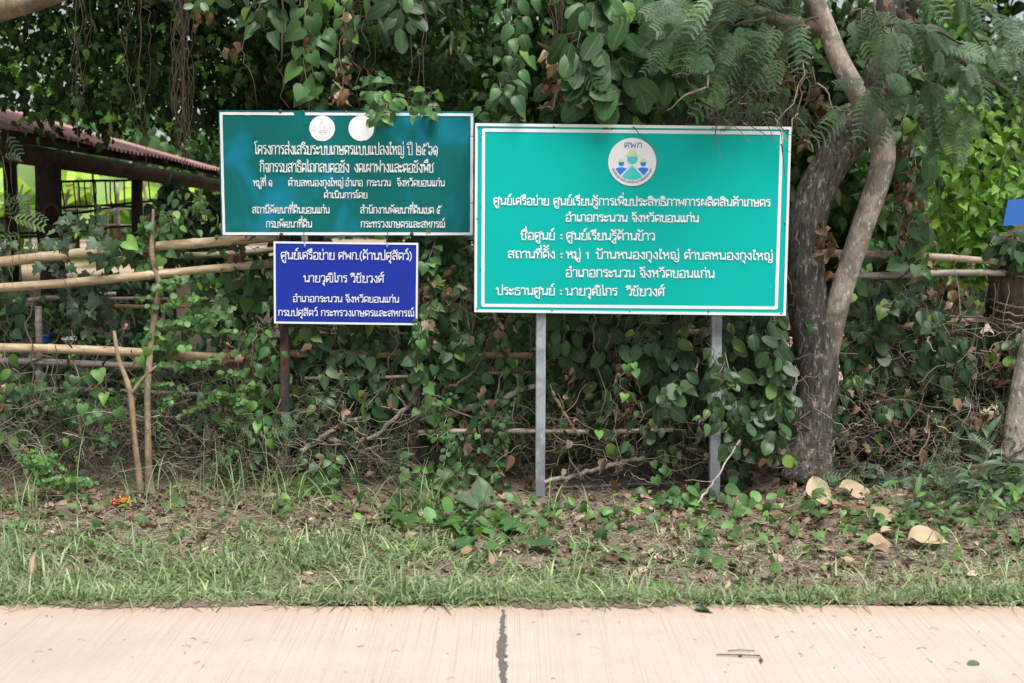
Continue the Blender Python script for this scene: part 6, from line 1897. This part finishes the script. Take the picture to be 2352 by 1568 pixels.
def fallen(label, dx, dy, ln, az, r1, mat='dead', kind='oval', lift=0.02, tilt=0.3, name='fallen_leaf', wid=1.15, roll=0.0, z0=0.0):
    g = G(dx, dy, z0)
    g[2] = max(gz(g[0], g[1]), z0) + lift
    b = MB()
    a = math.radians(az)
    tip = np.array([[math.cos(a), math.sin(a), tilt]])
    nor = np.array([[math.sin(a) * roll, -0.35 - math.cos(a) * roll, 1.0]])
    sh_ = [leaf_shape([(0.02, 0.0), (0.14, 0.06), (0.27, 0.24), (0.30, 0.45), (0.21, 0.72), (0.07, 0.93), (0.0, 1.0)], [0, 0.06, 0.22, 0.45, 0.72, 0.93, 1.0], RNG.uniform(0.5, 1.2), RNG.uniform(0.2, 0.9), RNG.uniform(0.02, 0.05), RNG.uniform(-1.0, 1.0))]
    v_ = sh_[0][0]
    v_[:, 2] += 0.16 * v_[:, 0] * np.sin(9 * v_[:, 1] + RNG.uniform(0, 6)) + 0.05 * np.sin(7 * v_[:, 1] + RNG.uniform(0, 6)) + np.where(np.abs(v_[:, 0]) > 0.12, RNG.normal(0.02, 0.05, len(v_)), 0)
    sh_[0][0][:, 2] += RNG.normal(0, 0.012, len(sh_[0][0]))
    sh_[0][0][:, 0] += RNG.normal(0, 0.014, len(sh_[0][0]))
    L['one'] = sh_
    put_leaves(b, 'one', [g], tip, nor, ln, np.array([r1]), np.array([0.6]), wid)
    n0 = len(b.v[0])
    b.tube([g, g - tip[0] * ln * 0.12 - (0, 0, 0.01)], [0.0025, 0.0015], 5, True, (r1, 0.5, 0))
    o = b.build(name, M[mat], None, True, g)
    m = o.modifiers.new('subd', 'SUBSURF'); m.levels = 1; m.render_levels = 2
    return tag(o, label, 'leaf', 'big fallen leaves on the verge')


for a in [('large upright tan leaf, tallest of the dry leaves by the tree foot', 1895, 1180, 0.21, 112, 0.95, 'dead', 'oval', 0.03, 0.9), ('flat greyish dry leaf lying in front of the upright tan leaf', 1890, 1178, 0.17, -8, 0.62, 'dead', 'oval', 0.02, 0.05), ('tan curled leaf just right of the upright one', 1926, 1152, 0.20, -12, 0.92, 'dead', 'oval', 0.05, -0.05),
          ('broad tan leaf in the creeping herbs, topmost of the right-hand pile', 1998, 1214, 0.19, 12, 0.95, 'dead', 'oval', 0.04, 0.15), ('tan leaf in the middle of the right-hand pile', 2022, 1240, 0.15, 8, 0.9, 'dead', 'oval', 0.03, 0.1), ('small curled tan leaf at the left of the right-hand pile', 1990, 1262, 0.14, -5, 0.85, 'dead', 'oval', 0.03, 0.1),
          ('long pale tan leaf at the bottom of the right-hand pile', 2085, 1258, 0.19, -12, 0.98, 'dead', 'oval', 0.04, 0.1), ('small tan leaf fallen alone below the right-hand pile', 1940, 1305, 0.10, 30, 0.85, 'dead', 'oval', 0.03, 0.1), ('narrow rolled tan leaf in the litter below the green board', 1370, 1212, 0.15, 172, 0.95, 'dead', 'oval', 0.02, 0.1, 'fallen_leaf', 0.5),
          ('withered striped leaf standing in the grass at the left road edge', 78, 1345, 0.15, 105, 0.8, 'dead', 'oval', 0.05, 1.2, 'fallen_leaf', 0.5), ('small brown leaf on bare soil left of the grey post', 1060, 1280, 0.07, 40, 0.6, 'dead', 'oval', 0.02, 0.3), ('upright pale brown leaf piece near the road in the middle', 1130, 1310, 0.09, 95, 0.7, 'dead', 'oval', 0.02, 1.2, 'fallen_leaf', 0.6),
          ('medium brown dry leaf between the two groups of tan leaves', 1965, 1195, 0.12, 60, 0.5, 'dead', 'oval', 0.03, 0.3), ('torn tan leaf strip right of the right-hand pile', 2120, 1235, 0.12, 200, 0.8, 'dead', 'oval', 0.03, 0.2, 'fallen_leaf', 0.6), ('folded pinkish-brown leaf near the bottom of the right-hand pile', 2040, 1285, 0.10, 140, 0.55, 'dead', 'oval', 0.03, 0.5),
          ('dark grey leaf lying in the bare patch before the second grey post', 1392, 1298, 0.12, 25, 0.15, 'dead', 'oval', 0.02, 0.1)]:
    fallen(*a)
for a in [('pale green upturned leaf standing beside the first grey post', 1105, 1185, 0.20, 80, 0.9, 'dusty', 'oval', 0.03, 1.4), ('broad pale green leaf facing up left of the first grey post', 1098, 1195, 0.15, 170, 0.85, 'dusty', 'oval', 0.05, 0.7, 'fallen_leaf', 1.6), ('green leaf lying below the pale upturned leaves', 1160, 1240, 0.15, 60, 0.4, 'heart', 'oval', 0.03, 0.5),
          ('round dark green leaf flat on the soil below the first grey post', 1215, 1268, 0.14, -15, 0.3, 'heart', 'oval', 0.03, 0.2, 'fallen_leaf', 1.6), ('small round green leaf left of the round dark one', 1090, 1268, 0.12, 170, 0.4, 'heart', 'oval', 0.03, 0.3, 'fallen_leaf', 1.4), ('pale leaf lying in the litter before the mimosa seedling', 1485, 1155, 0.12, 170, 0.97, 'dusty', 'oval', 0.04, 0.1),
          ('green leaf lying in the grass below the second grey post', 1590, 1300, 0.11, -20, 0.35, 'heart', 'oval', 0.03, 0.2), ('green leaf half standing in the right-hand grass', 1628, 1270, 0.10, 110, 0.35, 'heart', 'oval', 0.03, 0.8)]:
    fallen(*a)
fallen('single fresh green leaf lying on the concrete road', 1596, 1402, 0.095, -12, 0.15, 'vine', 'oval', 0.006, 0.02, 'fallen_leaf', 1.0, 0, 0.045)

# dry stalk, bits on the road
b = MB()
w = [G(1645, 1505, 0.047), G(1700, 1506, 0.050), G(1745, 1508, 0.050), G(1748, 1516, 0.050), G(1749, 1524, 0.048)]
b.tube(np.array(w) + (0, 0, 0.004), [0.0022, 0.0028, 0.003, 0.003, 0.002], 6)
for q in (w[1], w[3]):
    b.tube([q - (0.006, 0, 0), q + (0.006, 0, 0)], 0.005, 6)
tag(b.build('dry_stalk', M['bark_brown'], None, True, w[0]), 'bent brown dry stalk lying on the concrete road', 'twig')
b = MB()
b.tube([G(1672, 1494, 0.05), G(1700, 1492, 0.053), G(1733, 1494, 0.05)], 0.002, 5)
tag(b.build('dry_stalk', M['stem'], None, True, G(1672, 1494, 0.045)), 'faint greenish stalk just above the bent brown one on the road', 'twig')
b = MB()
put_leaves(b, 'oval', [G(2222, 1526, 0.047)], [(1, 0.1, 0.1)], [(0, -0.4, 1)], 0.045, np.array([0.95]))
tag(b.build('leaf_scrap', M['dusty'], None, True, G(2222, 1526, 0.045)), 'tiny crumpled green leaf scrap at the lower right of the road', 'leaf')
b = MB()
for i in range(70):
    q = G(RNG.uniform(-40, 2400), RNG.uniform(1392, 1568), 0.0475)
    a, l = RNG.uniform(0, math.pi), RNG.uniform(0.006, 0.04)
    b.tube([q, q + (l * math.cos(a) * 0.5, l * math.sin(a) * 0.5, 0.003), q + (l * math.cos(a + 0.4), l * math.sin(a + 0.4), 0)], RNG.uniform(0.0005, 0.0012), 4, False)
tag(b.build('road_debris', M['twig']), 'specks of plant debris scattered on the concrete', 'debris', kind='stuff')

# orange and red wrapper with a black hook of wire
g = G(270, 1172)
t = thing('snack_wrapper', 'crumpled red and orange snack wrapper in the litter below the tan stems', 'wrapper', g)


def crumple(cx, cz, w, h, m, seed):
    r = np.random.default_rng(seed)
    n = 9
    X, Y = np.meshgrid(np.linspace(-0.5, 0.5, n), np.linspace(-0.5, 0.5, n))
    v = np.stack([X * w + r.normal(0, 0.0015, X.shape), 0.02 * np.sin(X * 7 + seed) + r.normal(0, 0.005, X.shape), Y * h * (1 - 0.25 * X) + r.normal(0, 0.0015, X.shape)], -1)
    v[..., 1] += Y * 0.05
    b = MB()
    i = np.arange(n - 1)[:, None] * n + np.arange(n - 1)[None]
    b.add(v.reshape(-1, 3) + g + (cx, 0, cz), np.stack([i, i + 1, i + n + 1, i + n], -1).reshape(-1, 4))
    o = b.build('foil', m, t, smooth=False)
    s = o.modifiers.new('solid', 'SOLIDIFY'); s.thickness = 0.001
    return o


crumple(-0.03, 0.035, 0.07, 0.045, plain('red_foil', (0.52, 0.045, 0.03), 0.3, 0, 0.2), 3)
crumple(0.03, 0.042, 0.062, 0.058, plain('orange_foil', (0.62, 0.24, 0.03), 0.3, 0, 0.2), 5)
b = MB()
q = G(258, 1178)
b.tube([q + (-0.005, 0, 0), q + (0.0, 0, 0.055), q + (0.005, 0, 0.065), q + (0.06, 0.0, 0.055), q + (0.10, 0.0, 0.05)], 0.0032, 6)
tag(b.build('wire_hook', M['wire'], None, True, q), 'bent black wire hook sticking up before the orange wrapper', 'wire')
g = G(1512, 1292)
t = thing('candy_wrapper', 'tiny crumpled red and white sweet wrapper on the verge', 'wrapper', g)
crumple(0.0, 0.016, 0.035, 0.028, plain('white_foil', (0.75, 0.75, 0.78), 0.35, 0, 0.1), 8)
crumple(0.006, 0.02, 0.02, 0.02, plain('red_foil_small', (0.7, 0.03, 0.08), 0.35, 0, 0.1), 9)
g = G(744, 1272)
t = thing('paper_scrap', 'tiny white paper scrap lying in the grass at the left', 'paper', g)
crumple(0.0, 0.016, 0.03, 0.022, bpy.data.materials['white_foil'], 12)

# plastic bottle lying at the foot of the second grey post
k = NT('clear_plastic')
k.col((0.75, 0.80, 0.82)); k.rough(0.12)
k.p.inputs['Transmission Weight'].default_value = 0.75
k.p.inputs['IOR'].default_value = 1.2
M['clear'] = k.m
g = G(1690, 1120) + (0, 0, 0.075)
t = thing('plastic_bottle', 'clear crushed plastic bottle lying among the vines beside the second grey post', 'bottle', g - (0, 0, 0.075))
b = MB()
ax = nrm(np.array((0.85, -0.4, 0.1)))
s = np.array([0, 0.01, 0.05, 0.08, 0.1, 0.13, 0.16, 0.19, 0.21])
r = np.array([0.03, 0.042, 0.044, 0.038, 0.044, 0.043, 0.036, 0.018, 0.014]) * 1.15
b.tube(g + (s - 0.1)[:, None] * -ax, r, 18)
b.build('bottle_body', M['clear'], t)
b = MB()
b.tube([g - ax * 0.11, g - ax * 0.135], 0.018, 14)
b.build('cap', M['white_plastic'], t)

# weathered plank at the right hedge foot and a termite-brown clod behind the posts
b = MB()
b.box(P(2210, 1082, 6.95), (0.36, 0.05, 0.055), [[math.cos(0.1), 0, -math.sin(0.1)], [0, 1, 0], [math.sin(0.1), 0, math.cos(0.1)]])
tag(b.build('plank', M['bark_brown'], None, False, P(2210, 1082, 6.95)), 'short weathered plank lying behind the mimosa patch at the right', 'plank')
c = P(1100, 1085, 7.35)
M['clay'] = plain('red_clay', (0.17, 0.085, 0.055), 0.95, 0, 0.4, 20)
tag(lump(c, (0.11, 0.1, 0.14), 16, 0.2).build('clay_mound', M['clay'], None, True, c), 'reddish clay mound in the dark hedge foot left of the first grey post', 'mound')
